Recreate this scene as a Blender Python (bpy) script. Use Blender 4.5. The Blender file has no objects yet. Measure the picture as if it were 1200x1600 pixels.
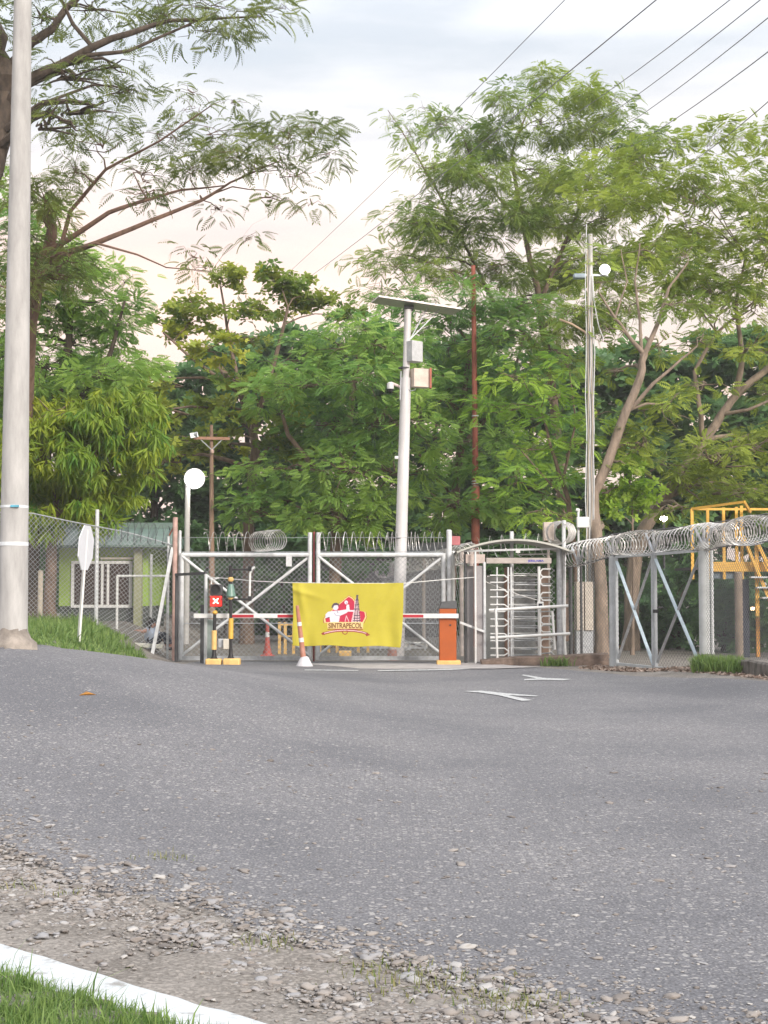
import bpy, math, random
import numpy as np
from mathutils import Vector, Matrix

# ------------------------------------------------------------------ camera, world, sun, exposure
scene = bpy.context.scene
col = scene.collection
F, PITCH, EYE = 2300.0, math.atan(126 / 2300), 1.6
cam = bpy.data.objects.new("camera", bpy.data.cameras.new("camera"))
col.objects.link(cam)
cam.location = (0, 0, EYE)
cam.rotation_euler = (math.pi / 2 + PITCH, 0, 0)
cam.data.sensor_fit = 'VERTICAL'
cam.data.sensor_height = 36.0
cam.data.lens = F / 1600 * 36
cam.data.clip_end = 3000
scene.camera = cam
scene.view_settings.view_transform = 'Standard'
scene.view_settings.look = 'None'
scene.view_settings.exposure = 1.22
scene.view_settings.gamma = 1
scene.view_settings.use_curve_mapping = False

SUN_AZ, SUN_EL = math.radians(146), math.radians(22)       # clockwise from +Y: behind the camera, to its right
world = bpy.data.worlds.new("World")
scene.world = world
world.use_nodes = True
wt = world.node_tree
wt.nodes.clear()
def wn(t, **k):
    n = wt.nodes.new(t)
    for a, b in k.items(): setattr(n, a, b)
    return n
out = wn('ShaderNodeOutputWorld'); bg = wn('ShaderNodeBackground')
sky = wn('ShaderNodeTexSky', sky_type='NISHITA', sun_disc=False, sun_elevation=SUN_EL, sun_rotation=SUN_AZ, air_density=1.2, dust_density=2.0)
tc = wn('ShaderNodeTexCoord'); nrm = wn('ShaderNodeVectorMath', operation='NORMALIZE'); sep = wn('ShaderNodeSeparateXYZ')
L = wt.links.new
L(tc.outputs['Generated'], nrm.inputs[0]); L(nrm.outputs[0], sep.inputs[0])
# thin cloud sheet: colour by height above the horizon (warm and bright low down, blue-grey higher up, brighter still overhead)
ramp = wn('ShaderNodeValToRGB')
cr = ramp.color_ramp
for i, (p, c) in enumerate([(0.0, (6.6, 5.0, 4.3)), (0.14, (7.4, 5.7, 4.9)), (0.215, (7.2, 6.05, 5.35)), (0.275, (6.6, 6.2, 6.05)), (0.35, (5.35, 5.55, 5.85)), (0.5, (8.6, 8.7, 9.1)), (1.0, (15.0, 15.0, 15.4))]):
    e = cr.elements[i] if i < 2 else cr.elements.new(p)
    e.position = p; e.color = (*c, 1)
L(sep.outputs['Z'], ramp.inputs[0])
mp = wn('ShaderNodeMapping'); mp.inputs['Scale'].default_value = (3.0, 3.0, 15.0); mp.inputs['Rotation'].default_value = (0.0, 0.12, 0)
nz = wn('ShaderNodeTexNoise'); nz.inputs['Scale'].default_value = 1.6; nz.inputs['Detail'].default_value = 7; nz.inputs['Roughness'].default_value = 0.55
L(nrm.outputs[0], mp.inputs[0]); L(mp.outputs[0], nz.inputs['Vector'])
cover = wn('ShaderNodeMapRange'); cover.inputs[1].default_value = 0.36; cover.inputs[2].default_value = 0.62; cover.inputs[3].default_value = 0.78; cover.inputs[4].default_value = 1.0
L(nz.outputs['Fac'], cover.inputs[0])
shade = wn('ShaderNodeMapRange'); shade.inputs[1].default_value = 0.40; shade.inputs[2].default_value = 0.68; shade.inputs[3].default_value = 0.90; shade.inputs[4].default_value = 1.06
L(nz.outputs['Fac'], shade.inputs[0])
mul = wn('ShaderNodeMix', data_type='RGBA', blend_type='MULTIPLY'); mul.inputs[0].default_value = 1
# the afterglow: peach low in the sky, stronger towards the left
gl1 = wn('ShaderNodeMapRange'); gl1.inputs[1].default_value = 0.14; gl1.inputs[2].default_value = -0.16
gl2 = wn('ShaderNodeMapRange'); gl2.inputs[1].default_value = 0.30; gl2.inputs[2].default_value = 0.20; gl2.interpolation_type = 'SMOOTHSTEP'
gl3 = wn('ShaderNodeMapRange'); gl3.inputs[1].default_value = 0.0; gl3.inputs[2].default_value = 0.5
L(sep.outputs['X'], gl1.inputs[0]); L(sep.outputs['Z'], gl2.inputs[0]); L(sep.outputs['Y'], gl3.inputs[0])
gm = wn('ShaderNodeMath', operation='MULTIPLY'); L(gl1.outputs[0], gm.inputs[0]); L(gl2.outputs[0], gm.inputs[1])
gm2 = wn('ShaderNodeMath', operation='MULTIPLY'); L(gm.outputs[0], gm2.inputs[0]); L(gl3.outputs[0], gm2.inputs[1])
glow = wn('ShaderNodeMix', data_type='RGBA'); L(gm2.outputs[0], glow.inputs[0]); L(ramp.outputs[0], glow.inputs[6]); glow.inputs[7].default_value = (7.3, 5.5, 4.85, 1)
L(glow.outputs[2], mul.inputs[6]); L(shade.outputs[0], mul.inputs[7])
mix = wn('ShaderNodeMix', data_type='RGBA')
L(cover.outputs[0], mix.inputs[0]); L(sky.outputs[0], mix.inputs[6]); L(mul.outputs[2], mix.inputs[7])
L(mix.outputs[2], bg.inputs['Color'])
bg.inputs['Strength'].default_value = 0.079
L(bg.outputs[0], out.inputs[0])

sl = bpy.data.lights.new("sun", 'SUN')
sl.energy = 1.8; sl.angle = math.radians(15); sl.color = (1.0, 0.91, 0.82)
so = bpy.data.objects.new("sun", sl); col.objects.link(so)
sd = Vector((math.sin(SUN_AZ) * math.cos(SUN_EL), math.cos(SUN_AZ) * math.cos(SUN_EL), math.sin(SUN_EL)))
so.rotation_euler = sd.to_track_quat('Z', 'Y').to_euler()
so.location = (20, -20, 30)

# ------------------------------------------------------------------ helpers
ca, sa = math.cos(PITCH), math.sin(PITCH)
def ray(px, py):
    u, v = (px - 600) / F, (800 - py) / F
    return Vector((u, ca - v * sa, sa + v * ca))
def P(px, py, d):                      # the point d metres ahead seen at (px, py) in the photograph
    r = ray(px, py); t = d / r.y
    return Vector((r.x * t, d, EYE + r.z * t))
def G(px, py, z=0.0):                  # the point at height z seen at (px, py)
    r = ray(px, py); t = (z - EYE) / r.z
    return Vector((r.x * t, r.y * t, z))
def V(*a): return Vector(a)

def S(t):
    t = np.clip(t, 0, 1); return t * t * (3 - 2 * t)
XE_Y = [0, 17, 20, 23, 28, 33.5, 60]; XE_X = [-4.3, -4.3, -4.3, -4.25, -4.4, -4.68, -4.68]
def zg(x, y):                          # terrain height
    x = np.asarray(x, float); y = np.asarray(y, float)
    s = np.where(y > 17, 8.5, 6.4)
    hump = 0.97 * S((-x + 1.5) / 6.5) * np.exp(-((y - 17) / s) ** 2)
    xe = np.interp(y, XE_Y, XE_X); w = np.interp(y, [17, 20, 23, 33], [0.6, 0.7, 0.8, 2.2])
    farl = np.where(x < -4.6, 17.0 + (-4.6 - x) * 0.9, 17.0)
    t = np.minimum((xe - x) / w, (y - farl + 0.4) / 0.9)
    bank = S(t)
    r = hump + bank * np.maximum(0, 1.02 - 0.16 * S((y - 18) / 6) - hump)
    r = r + 0.15 * S((x - 4.6) / 1.6) * S((31.5 - y) / 3) * S((y - 18) / 4)
    return r
def zz(x, y): return float(zg(x, y))

MATS = {}
def mat(name, base, rough=0.7, var=0.18, scale=6.0, metal=0.0, dark=None, bump=0.0, spec=0.4, emit=None, estr=0.0, stretch=(1, 1, 1), thresh=None):
    if name in MATS: return MATS[name]
    m = bpy.data.materials.new(name); m.use_nodes = True
    nt = m.node_tree; b = nt.nodes['Principled BSDF']; lk = nt.links.new
    b.inputs['Roughness'].default_value = rough; b.inputs['Metallic'].default_value = metal
    b.inputs['Specular IOR Level'].default_value = spec
    c2 = dark if dark else tuple(max(0, c * (1 - var)) for c in base)
    c1 = tuple(min(1, c * (1 + var * 0.5)) for c in base) if not dark else base
    t = nt.nodes.new('ShaderNodeTexCoord'); mpn = nt.nodes.new('ShaderNodeMapping'); mpn.inputs['Scale'].default_value = stretch
    n = nt.nodes.new('ShaderNodeTexNoise'); n.inputs['Scale'].default_value = scale; n.inputs['Detail'].default_value = 6; n.inputs['Roughness'].default_value = 0.65
    r = nt.nodes.new('ShaderNodeValToRGB')
    lo, hi = thresh if thresh else (0.35, 0.65)
    r.color_ramp.elements[0].position = lo; r.color_ramp.elements[0].color = (*c2, 1)
    r.color_ramp.elements[1].position = hi; r.color_ramp.elements[1].color = (*c1, 1)
    lk(t.outputs['Object'], mpn.inputs[0]); lk(mpn.outputs[0], n.inputs['Vector']); lk(n.outputs['Fac'], r.inputs[0]); lk(r.outputs[0], b.inputs['Base Color'])
    if bump:
        bp = nt.nodes.new('ShaderNodeBump'); bp.inputs['Strength'].default_value = bump; bp.inputs['Distance'].default_value = 0.02
        lk(n.outputs['Fac'], bp.inputs['Height']); lk(bp.outputs[0], b.inputs['Normal'])
    if emit:
        b.inputs['Emission Color'].default_value = (*emit, 1); b.inputs['Emission Strength'].default_value = estr
    MATS[name] = m
    return m

def leaf_mat(name, a, b_, trans=0.35, rough=0.55):
    m = bpy.data.materials.new(name); m.use_nodes = True
    nt = m.node_tree; lk = nt.links.new; b = nt.nodes['Principled BSDF']; o = nt.nodes['Material Output']
    at = nt.nodes.new('ShaderNodeAttribute'); at.attribute_name = 'tint'
    r = nt.nodes.new('ShaderNodeValToRGB'); r.color_ramp.elements[0].color = (*a, 1); r.color_ramp.elements[1].color = (*b_, 1)
    lk(at.outputs['Fac'], r.inputs[0]); lk(r.outputs[0], b.inputs['Base Color'])
    b.inputs['Roughness'].default_value = rough; b.inputs['Specular IOR Level'].default_value = 0.35
    tr = nt.nodes.new('ShaderNodeBsdfTranslucent'); lk(r.outputs[0], tr.inputs['Color'])
    mx = nt.nodes.new('ShaderNodeMixShader'); mx.inputs[0].default_value = trans
    lk(b.outputs[0], mx.inputs[1]); lk(tr.outputs[0], mx.inputs[2]); lk(mx.outputs[0], o.inputs[0])
    MATS[name] = m
    return m

W0 = {}
def tag(o, label=None, cat=None, group=None, kind=None):
    if label: o['label'] = label
    if cat: o['category'] = cat
    if group: o['group'] = group
    if kind: o['kind'] = kind
    return o
def thing(name, label, cat, loc=(0, 0, 0), group=None):
    o = bpy.data.objects.new(name, None); col.objects.link(o)
    o.empty_display_size = 0.2
    o.location = loc; W0[o] = Vector(loc)
    return tag(o, label, cat, group)

class MB:
    def __init__(s): s.v = []; s.f = []
    def add(s, vs, fs):
        n = len(s.v); s.v.extend(Vector(p) for p in vs); s.f.extend(tuple(i + n for i in f) for f in fs); return s
    def box(s, x0, x1, y0, y1, z0, z1):
        return s.add([(x0, y0, z0), (x1, y0, z0), (x1, y1, z0), (x0, y1, z0), (x0, y0, z1), (x1, y0, z1), (x1, y1, z1), (x0, y1, z1)],
                     [(3, 2, 1, 0), (4, 5, 6, 7), (0, 1, 5, 4), (1, 2, 6, 5), (2, 3, 7, 6), (3, 0, 4, 7)])
    def cbox(s, c, sx, sy, sz): return s.box(c[0] - sx / 2, c[0] + sx / 2, c[1] - sy / 2, c[1] + sy / 2, c[2] - sz / 2, c[2] + sz / 2)
    def bar(s, a, b, w, h=None, up=(0, 1, 0)):          # rectangular bar; h is measured along up
        a, b = Vector(a), Vector(b); h = h or w
        d = (b - a).normalized(); up = Vector(up)
        if abs(d.dot(up)) > 0.95: up = Vector((1, 0, 0))
        r = d.cross(up).normalized(); u = r.cross(d).normalized()
        q = []
        for p in (a, b):
            for i, j in ((-1, -1), (1, -1), (1, 1), (-1, 1)): q.append(p + r * (i * w / 2) + u * (j * h / 2))
        return s.add(q, [(3, 2, 1, 0), (4, 5, 6, 7), (0, 1, 5, 4), (1, 2, 6, 5), (2, 3, 7, 6), (3, 0, 4, 7)])
    def tube(s, pts, r, n=8, cap=True):
        pts = [Vector(p) for p in pts]; k = len(pts)
        rs = list(r) if hasattr(r, '__len__') else [r] * k
        vs, fs = [], []
        pr = None
        for i, p in enumerate(pts):
            d = (pts[min(i + 1, k - 1)] - pts[max(i - 1, 0)])
            d = d.normalized() if d.length > 1e-9 else Vector((0, 0, 1))
            if pr is None:
                up = Vector((0, 0, 1)) if abs(d.z) < 0.9 else Vector((1, 0, 0))
                pr = d.cross(up).normalized()
            pr = (pr - d * pr.dot(d)).normalized(); q = d.cross(pr)
            for j in range(n):
                a = 2 * math.pi * j / n
                vs.append(p + (pr * math.cos(a) + q * math.sin(a)) * rs[i])
        for i in range(k - 1):
            for j in range(n):
                j2 = (j + 1) % n
                fs.append((i * n + j, i * n + j2, (i + 1) * n + j2, (i + 1) * n + j))
        if cap: fs.append(tuple(range(n - 1, -1, -1))); fs.append(tuple((k - 1) * n + j for j in range(n)))
        return s.add(vs, fs)
    def lathe(s, c, prof, n=20):
        return s.tube([(c[0], c[1], c[2] + z) for r, z in prof], [max(r, 1e-4) for r, z in prof], n) if False else s._lathe(c, prof, n)
    def _lathe(s, c, prof, n):
        vs, fs = [], []
        for r, z in prof:
            for j in range(n):
                a = 2 * math.pi * j / n; vs.append((c[0] + r * math.cos(a), c[1] + r * math.sin(a), c[2] + z))
        k = len(prof)
        for i in range(k - 1):
            for j in range(n):
                j2 = (j + 1) % n; fs.append((i * n + j, i * n + j2, (i + 1) * n + j2, (i + 1) * n + j))
        fs.append(tuple(range(n - 1, -1, -1))); fs.append(tuple((k - 1) * n + j for j in range(n)))
        return s.add(vs, fs)
    def prism(s, poly, y0, y1):                          # (x, z) outline given depth
        n = len(poly)
        vs = [(x, y0, z) for x, z in poly] + [(x, y1, z) for x, z in poly]
        fs = [tuple(range(n)), tuple(range(2 * n - 1, n - 1, -1))] + [(i, i + n, (i + 1) % n + n, (i + 1) % n) for i in range(n)]
        return s.add(vs, fs)
    def helix(s, path, R, pitch, r=0.012, seg=14, jit=0.0, rng=random, barbs=True):   # razor coil round a polyline
        path = [Vector(p) for p in path]
        ph = rng.random() * 6.28; pts = []; 
        for a, b in zip(path[:-1], path[1:]):
            d = b - a; Ln = d.length; d.normalize()
            up = Vector((0, 0, 1)); q = d.cross(up).normalized(); u = q.cross(d)
            turns = Ln / pitch; n = int(turns * seg)
            for i in range(n):
                t = i / n * Ln; an = ph + i / seg * 2 * math.pi
                k = int(an / 6.28)
                rr = R * (1 + jit * math.sin(k * 12.9)); 
                pts.append(a + d * (t + jit * pitch * 1.5 * math.sin(k * 7.1 + 1)) + u * (rr * math.sin(an)) + q * (rr * math.cos(an)))
            ph += n / seg * 2 * math.pi
        s.tube(pts, r, 3)
        if barbs:
            for i in range(1, len(pts) - 1, 3):
                d = (pts[i + 1] - pts[i - 1]).normalized(); o = Vector((rng.uniform(-1, 1), rng.uniform(-1, 1), rng.uniform(-1, 1))).cross(d)
                if o.length < 1e-3: continue
                o = o.normalized() * 0.02
                s.add([pts[i] - d * 0.022, pts[i] + o, pts[i] + d * 0.022, pts[i] - o], [(0, 1, 2, 3)])
        return s
    def chain(s, M, Lu, Hv, p=0.1, w=0.009):             # chain-link wires over a (u, v) rectangle, M maps (u, v, off) to a point
        for sg in (1, -1):
            k = -Hv if sg > 0 else 0
            k = math.floor(k / p) * p
            while k < Lu + Hv:
                # u = k + sg*v  (sg>0)  or u = k - v
                if sg > 0: v0, v1 = max(0, -k), min(Hv, Lu - k)
                else: v0, v1 = max(0, k - Lu), min(Hv, k)
                if v1 - v0 > 0.02:
                    off = 0.004 * sg
                    n = max(1, int((v1 - v0) / 1.2))
                    A = [(k + sg * (v0 + (v1 - v0) * i / n), v0 + (v1 - v0) * i / n) for i in range(n + 1)]
                    h = w * 0.7
                    vs = []
                    for u, v in A: vs += [M(u - h, v, off), M(u + h, v, off), M(u, v, off + 0.006)]
                    fs = []
                    for i in range(n):
                        for j in range(3): fs.append((i * 3 + j, i * 3 + (j + 1) % 3, i * 3 + 3 + (j + 1) % 3, i * 3 + 3 + j))
                    s.add(vs, fs)
                k += p
        return s

def finish(o, smooth, bevel):
    if smooth:
        o.data.polygons.foreach_set('use_smooth', [True] * len(o.data.polygons))
        try: o.data.set_sharp_from_angle(angle=math.radians(40))
        except Exception: pass
    if bevel:
        m = o.modifiers.new('bevel', 'BEVEL'); m.width = bevel; m.segments = 2; m.limit_method = 'ANGLE'
def part(mb, name, m, parent, smooth=True, bevel=0, label=None):
    o0 = W0[parent]
    me = bpy.data.meshes.new(name); me.from_pydata([v - o0 for v in mb.v], [], mb.f); me.update()
    me.materials.append(m)
    o = bpy.data.objects.new(name, me); col.objects.link(o)
    o.parent = parent; W0[o] = o0
    finish(o, smooth, bevel)
    if label: o['label'] = label
    return o
def single(mb, name, m, label=None, cat=None, group=None, kind=None, smooth=True, bevel=0):
    xs = [v.x for v in mb.v]; ys = [v.y for v in mb.v]; zs = [v.z for v in mb.v]
    o0 = Vector(((min(xs) + max(xs)) / 2, (min(ys) + max(ys)) / 2, min(zs)))
    me = bpy.data.meshes.new(name); me.from_pydata([v - o0 for v in mb.v], [], mb.f); me.update()
    me.materials.append(m)
    o = bpy.data.objects.new(name, me); col.objects.link(o); o.location = o0; W0[o] = o0
    finish(o, smooth, bevel)
    return tag(o, label, cat, group, kind)
def np_mesh(name, verts, faces_flat, nv, m, tint=None, smooth=False):   # verts (N,3), faces_flat (M,nv)
    me = bpy.data.meshes.new(name)
    me.vertices.add(len(verts)); me.vertices.foreach_set('co', np.asarray(verts, np.float32).ravel())
    nf = len(faces_flat)
    me.loops.add(nf * nv); me.loops.foreach_set('vertex_index', np.asarray(faces_flat, np.int32).ravel())
    me.polygons.add(nf); me.polygons.foreach_set('loop_start', np.arange(nf, dtype=np.int32) * nv)
    try: me.polygons.foreach_set('loop_total', np.full(nf, nv, np.int32))
    except Exception: pass
    if smooth: me.polygons.foreach_set('use_smooth', np.ones(nf, bool))
    me.update(calc_edges=True)
    if tint is not None:
        a = me.attributes.new('tint', 'FLOAT', 'POINT'); a.data.foreach_set('value', np.asarray(tint, np.float32))
    me.materials.append(m)
    o = bpy.data.objects.new(name, me); col.objects.link(o)
    return o

# ------------------------------------------------------------------ materials
galv = mat('galvanised', (0.40, 0.42, 0.44), 0.45, 0.25, 9, 0.35)
galv_light = mat('pale_painted_steel', (0.55, 0.57, 0.58), 0.5, 0.2, 7)
white_paint = mat('white_paint', (0.60, 0.61, 0.60), 0.5, 0.12, 5)
wire_m = mat('wire', (0.34, 0.36, 0.38), 0.5, 0.2, 4, 0.2)
wire_dark = mat('dark_wire', (0.10, 0.11, 0.115), 0.6, 0.2, 4, 0.2)
razor = mat('razor_wire', (0.47, 0.465, 0.45), 0.4, 0.5, 9, 0.45)
concrete = mat('pole_concrete', (0.385, 0.38, 0.37), 0.85, 0.22, 2.5, bump=0.15, stretch=(3, 3, 0.6))
concrete_dk = mat('dirty_concrete', (0.26, 0.23, 0.20), 0.9, 0.45, 5, bump=0.4)
black = mat('black_paint', (0.018, 0.018, 0.02), 0.5, 0.3)
dark_grey = mat('dark_grey', (0.07, 0.072, 0.075), 0.6, 0.3)
yellow = mat('safety_yellow', (0.62, 0.36, 0.06), 0.5, 0.22, 5)
yellow_lt = mat('faded_yellow', (0.66, 0.43, 0.16), 0.7, 0.2, 6, bump=0.2)
orange = mat('orange_paint', (0.37, 0.082, 0.014), 0.45, 0.14, 3, thresh=(0.3, 0.7))
rust_red = mat('red_oxide', (0.30, 0.085, 0.055), 0.65, 0.4, 4, stretch=(1, 1, 0.5))
red = mat('red_paint', (0.38, 0.02, 0.035), 0.5, 0.2)
wood = mat('weathered_wood', (0.27, 0.18, 0.13), 0.85, 0.35, 6, stretch=(6, 6, 0.4), bump=0.2)
bark_dark = mat('dark_bark', (0.085, 0.065, 0.05), 0.9, 0.45, 5, bump=0.5, stretch=(2, 2, 0.7))
bark_pale = mat('pale_bark', (0.23, 0.18, 0.14), 0.9, 0.35, 4, bump=0.5, stretch=(2, 2, 0.6))
bark_mid = mat('brown_bark', (0.17, 0.12, 0.09), 0.9, 0.4, 4, bump=0.5, stretch=(2, 2, 0.6))

# ------------------------------------------------------------------ ground, road, kerb
NL0, NL1 = G(0, 1348, 0.09), G(870, 1600, 0.0)
NS = (NL1.y - NL0.y) / (NL1.x - NL0.x)
def near_y(x): return NL0.y + NS * (x - NL0.x) + 0.10 * np.sin(x * 5.1) + 0.07 * np.sin(x * 13.3 + 1) + 0.04 * np.sin(x * 31 + 2)
FX = [-14, -4.9, -4.55, -4.45, -4.40, -4.45, -4.62, 2.2, 2.45, 4.4, 6.26, 9, 14]
def far_y(x):
    x = np.asarray(x, float)
    left = 17.0 + (-4.6 - x) * 0.9
    right = np.interp(x, [-4.25, 2.2, 2.45, 3.3, 4.4, 6.26, 9, 14], [34.2, 34.2, 33.1, 31.6, 29.3, 24.0, 17.5, 8])
    w = S((x + 4.62) / 0.37)
    return np.where(x < -4.62, left, np.where(x > -4.25, right, 17.0 + (34.2 - 17.0) * w)) + 0.05 * np.sin(x * 9) 

def ground_mat():
    m = bpy.data.materials.new('ground'); m.use_nodes = True
    nt = m.node_tree; lk = nt.links.new; b = nt.nodes['Principled BSDF']; b.inputs['Roughness'].default_value = 0.95; b.inputs['Specular IOR Level'].default_value = 0.2
    t = nt.nodes.new('ShaderNodeTexCoord')
    n1 = nt.nodes.new('ShaderNodeTexNoise'); n1.inputs['Scale'].default_value = 1.7; n1.inputs['Detail'].default_value = 8
    n2 = nt.nodes.new('ShaderNodeTexNoise'); n2.inputs['Scale'].default_value = 60; n2.inputs['Detail'].default_value = 5
    vo = nt.nodes.new('ShaderNodeTexVoronoi'); vo.inputs['Scale'].default_value = 55
    for k in (n1, n2, vo): lk(t.outputs['Object'], k.inputs['Vector'])
    r1 = nt.nodes.new('ShaderNodeValToRGB')
    r1.color_ramp.elements[0].position = 0.32; r1.color_ramp.elements[0].color = (0.150, 0.137, 0.124, 1)
    r1.color_ramp.elements[1].position = 0.68; r1.color_ramp.elements[1].color = (0.238, 0.223, 0.206, 1)
    r2 = nt.nodes.new('ShaderNodeValToRGB')
    r2.color_ramp.elements[0].position = 0.3; r2.color_ramp.elements[0].color = (0.62, 0.60, 0.58, 1)
    r2.color_ramp.elements[1].position = 0.7; r2.color_ramp.elements[1].color = (1.15, 1.15, 1.15, 1)
    mx = nt.nodes.new('ShaderNodeMix'); mx.data_type = 'RGBA'; mx.blend_type = 'MULTIPLY'; mx.inputs[0].default_value = 1
    lk(n1.outputs['Fac'], r1.inputs[0]); lk(n2.outputs['Fac'], r2.inputs[0]); lk(r1.outputs[0], mx.inputs[6]); lk(r2.outputs[0], mx.inputs[7])
    r3 = nt.nodes.new('ShaderNodeMapRange'); r3.inputs[1].default_value = 0.62; r3.inputs[2].default_value = 0.9; r3.inputs[3].default_value = 0; r3.inputs[4].default_value = 0.5
    sp = nt.nodes.new('ShaderNodeSeparateColor'); lk(vo.outputs['Color'], sp.inputs[0]); lk(sp.outputs[0], r3.inputs[0])
    m2 = nt.nodes.new('ShaderNodeMix'); m2.data_type = 'RGBA'; lk(r3.outputs[0], m2.inputs[0]); lk(mx.outputs[2], m2.inputs[6]); m2.inputs[7].default_value = (0.34, 0.31, 0.28, 1)
    lk(m2.outputs[2], b.inputs['Base Color'])
    bp = nt.nodes.new('ShaderNodeBump'); bp.inputs['Strength'].default_value = 0.6; bp.inputs['Distance'].default_value = 0.012
    lk(n2.outputs['Fac'], bp.inputs['Height']); lk(bp.outputs[0], b.inputs['Normal'])
    return m
def asphalt_mat():
    m = bpy.data.materials.new('worn_asphalt'); m.use_nodes = True
    nt = m.node_tree; lk = nt.links.new; b = nt.nodes['Principled BSDF']; b.inputs['Roughness'].default_value = 0.85; b.inputs['Specular IOR Level'].default_value = 0.3
    def N(t, **k):
        n = nt.nodes.new(t)
        for a, c in k.items(): setattr(n, a, c)
        return n
    t = N('ShaderNodeTexCoord')
    big = N('ShaderNodeTexNoise'); big.inputs['Scale'].default_value = 0.32; big.inputs['Detail'].default_value = 6; big.inputs['Roughness'].default_value = 0.6
    fine = N('ShaderNodeTexNoise'); fine.inputs['Scale'].default_value = 70; fine.inputs['Detail'].default_value = 4
    v1 = N('ShaderNodeTexVoronoi'); v1.inputs['Scale'].default_value = 26
    v2 = N('ShaderNodeTexVoronoi'); v2.inputs['Scale'].default_value = 55
    for k in (big, fine): lk(t.outputs['Object'], k.inputs['Vector'])
    wq = N('ShaderNodeTexNoise'); wq.inputs['Scale'].default_value = 22; lk(t.outputs['Object'], wq.inputs['Vector'])
    wv = N('ShaderNodeVectorMath', operation='SCALE'); wv.inputs['Scale'].default_value = 0.03; lk(wq.outputs['Color'], wv.inputs[0])
    wa = N('ShaderNodeVectorMath', operation='ADD'); lk(t.outputs['Object'], wa.inputs[0]); lk(wv.outputs[0], wa.inputs[1])
    for k in (v1, v2): lk(wa.outputs[0], k.inputs['Vector'])
    r = N('ShaderNodeValToRGB')
    r.color_ramp.elements[0].position = 0.36; r.color_ramp.elements[0].color = (0.118, 0.119, 0.130, 1)
    r.color_ramp.elements[1].position = 0.66; r.color_ramp.elements[1].color = (0.170, 0.168, 0.177, 1)
    lk(big.outputs['Fac'], r.inputs[0])
    fr = N('ShaderNodeMapRange'); fr.inputs[1].default_value = 0.3; fr.inputs[2].default_value = 0.7; fr.inputs[3].default_value = 0.56; fr.inputs[4].default_value = 1.34
    lk(fine.outputs['Fac'], fr.inputs[0])
    mu = N('ShaderNodeMix', data_type='RGBA', blend_type='MULTIPLY'); mu.inputs[0].default_value = 1
    lk(r.outputs[0], mu.inputs[6]); lk(fr.outputs[0], mu.inputs[7])
    cur = mu.outputs[2]
    # exposed stones: a random share of the cells, only near the cell's centre, more of them where the surface has ravelled
    for vo, lo, rad, c in ((v1, 0.72, 0.32, (0.33, 0.32, 0.31, 1)), (v2, 0.60, 0.34, (0.29, 0.28, 0.275, 1)), (v2, 0.90, 0.4, (0.06, 0.06, 0.063, 1)), (v1, 0.92, 0.36, (0.08, 0.075, 0.075, 1))):
        s = N('ShaderNodeSeparateColor'); lk(vo.outputs['Color'], s.inputs[0])
        ad = N('ShaderNodeMath', operation='ADD'); 
        bm = N('ShaderNodeMapRange'); bm.inputs[1].default_value = 0.35; bm.inputs[2].default_value = 0.7; bm.inputs[3].default_value = -0.22; bm.inputs[4].default_value = 0.16
        lk(big.outputs['Fac'], bm.inputs[0]); lk(s.outputs[0 if lo < 0.85 else 1], ad.inputs[0]); lk(bm.outputs[0], ad.inputs[1])
        g1 = N('ShaderNodeMath', operation='GREATER_THAN'); g1.inputs[1].default_value = lo; lk(ad.outputs[0], g1.inputs[0])
        g2 = N('ShaderNodeMapRange'); g2.inputs[1].default_value = rad; g2.inputs[2].default_value = rad + 0.12; g2.inputs[3].default_value = 0.75; g2.inputs[4].default_value = 0.0
        lk(vo.outputs['Distance'], g2.inputs[0])
        ml = N('ShaderNodeMath', operation='MULTIPLY'); lk(g1.outputs[0], ml.inputs[0]); lk(g2.outputs[0], ml.inputs[1])
        mm = N('ShaderNodeMix', data_type='RGBA'); lk(ml.outputs[0], mm.inputs[0]); lk(cur, mm.inputs[6]); mm.inputs[7].default_value = c
        cur = mm.outputs[2]
    lk(cur, b.inputs['Base Color'])
    bp = N('ShaderNodeBump'); bp.inputs['Strength'].default_value = 0.6; bp.inputs['Distance'].default_value = 0.012
    dd = N('ShaderNodeMath', operation='SUBTRACT'); lk(fine.outputs['Fac'], dd.inputs[0]); lk(v2.outputs['Distance'], dd.inputs[1])
    lk(dd.outputs[0], bp.inputs['Height']); lk(bp.outputs[0], b.inputs['Normal'])
    return m
GROUND = ground_mat(); ASPHALT = asphalt_mat()

def grid_faces(nx, ny):
    i = np.arange(nx - 1)[:, None] * ny + np.arange(ny - 1)[None, :]
    return np.stack([i, i + ny, i + ny + 1, i + 1], -1).reshape(-1, 4)
gx = np.concatenate([[-900, -300, -120, -60, -40, -28, -20], np.arange(-15, 15.01, 0.2), [20, 28, 40, 60, 120, 300, 900]])
gy = np.concatenate([[-300, -60, -20, -8, -2, 0, 2], np.arange(3, 14, 0.15), np.arange(14, 36, 0.2), [37, 38, 40, 42, 45, 50, 60, 80, 120, 200, 400, 1200]])
X, Y = np.meshgrid(gx, gy, indexing='ij')
inside = np.clip(np.minimum((Y - near_y(X) - 0.35) / 0.3, (far_y(X) - Y - 0.3) / 0.3), 0, 1) * (np.abs(X) < 13.4)
rngn = np.random.default_rng(5)
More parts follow.
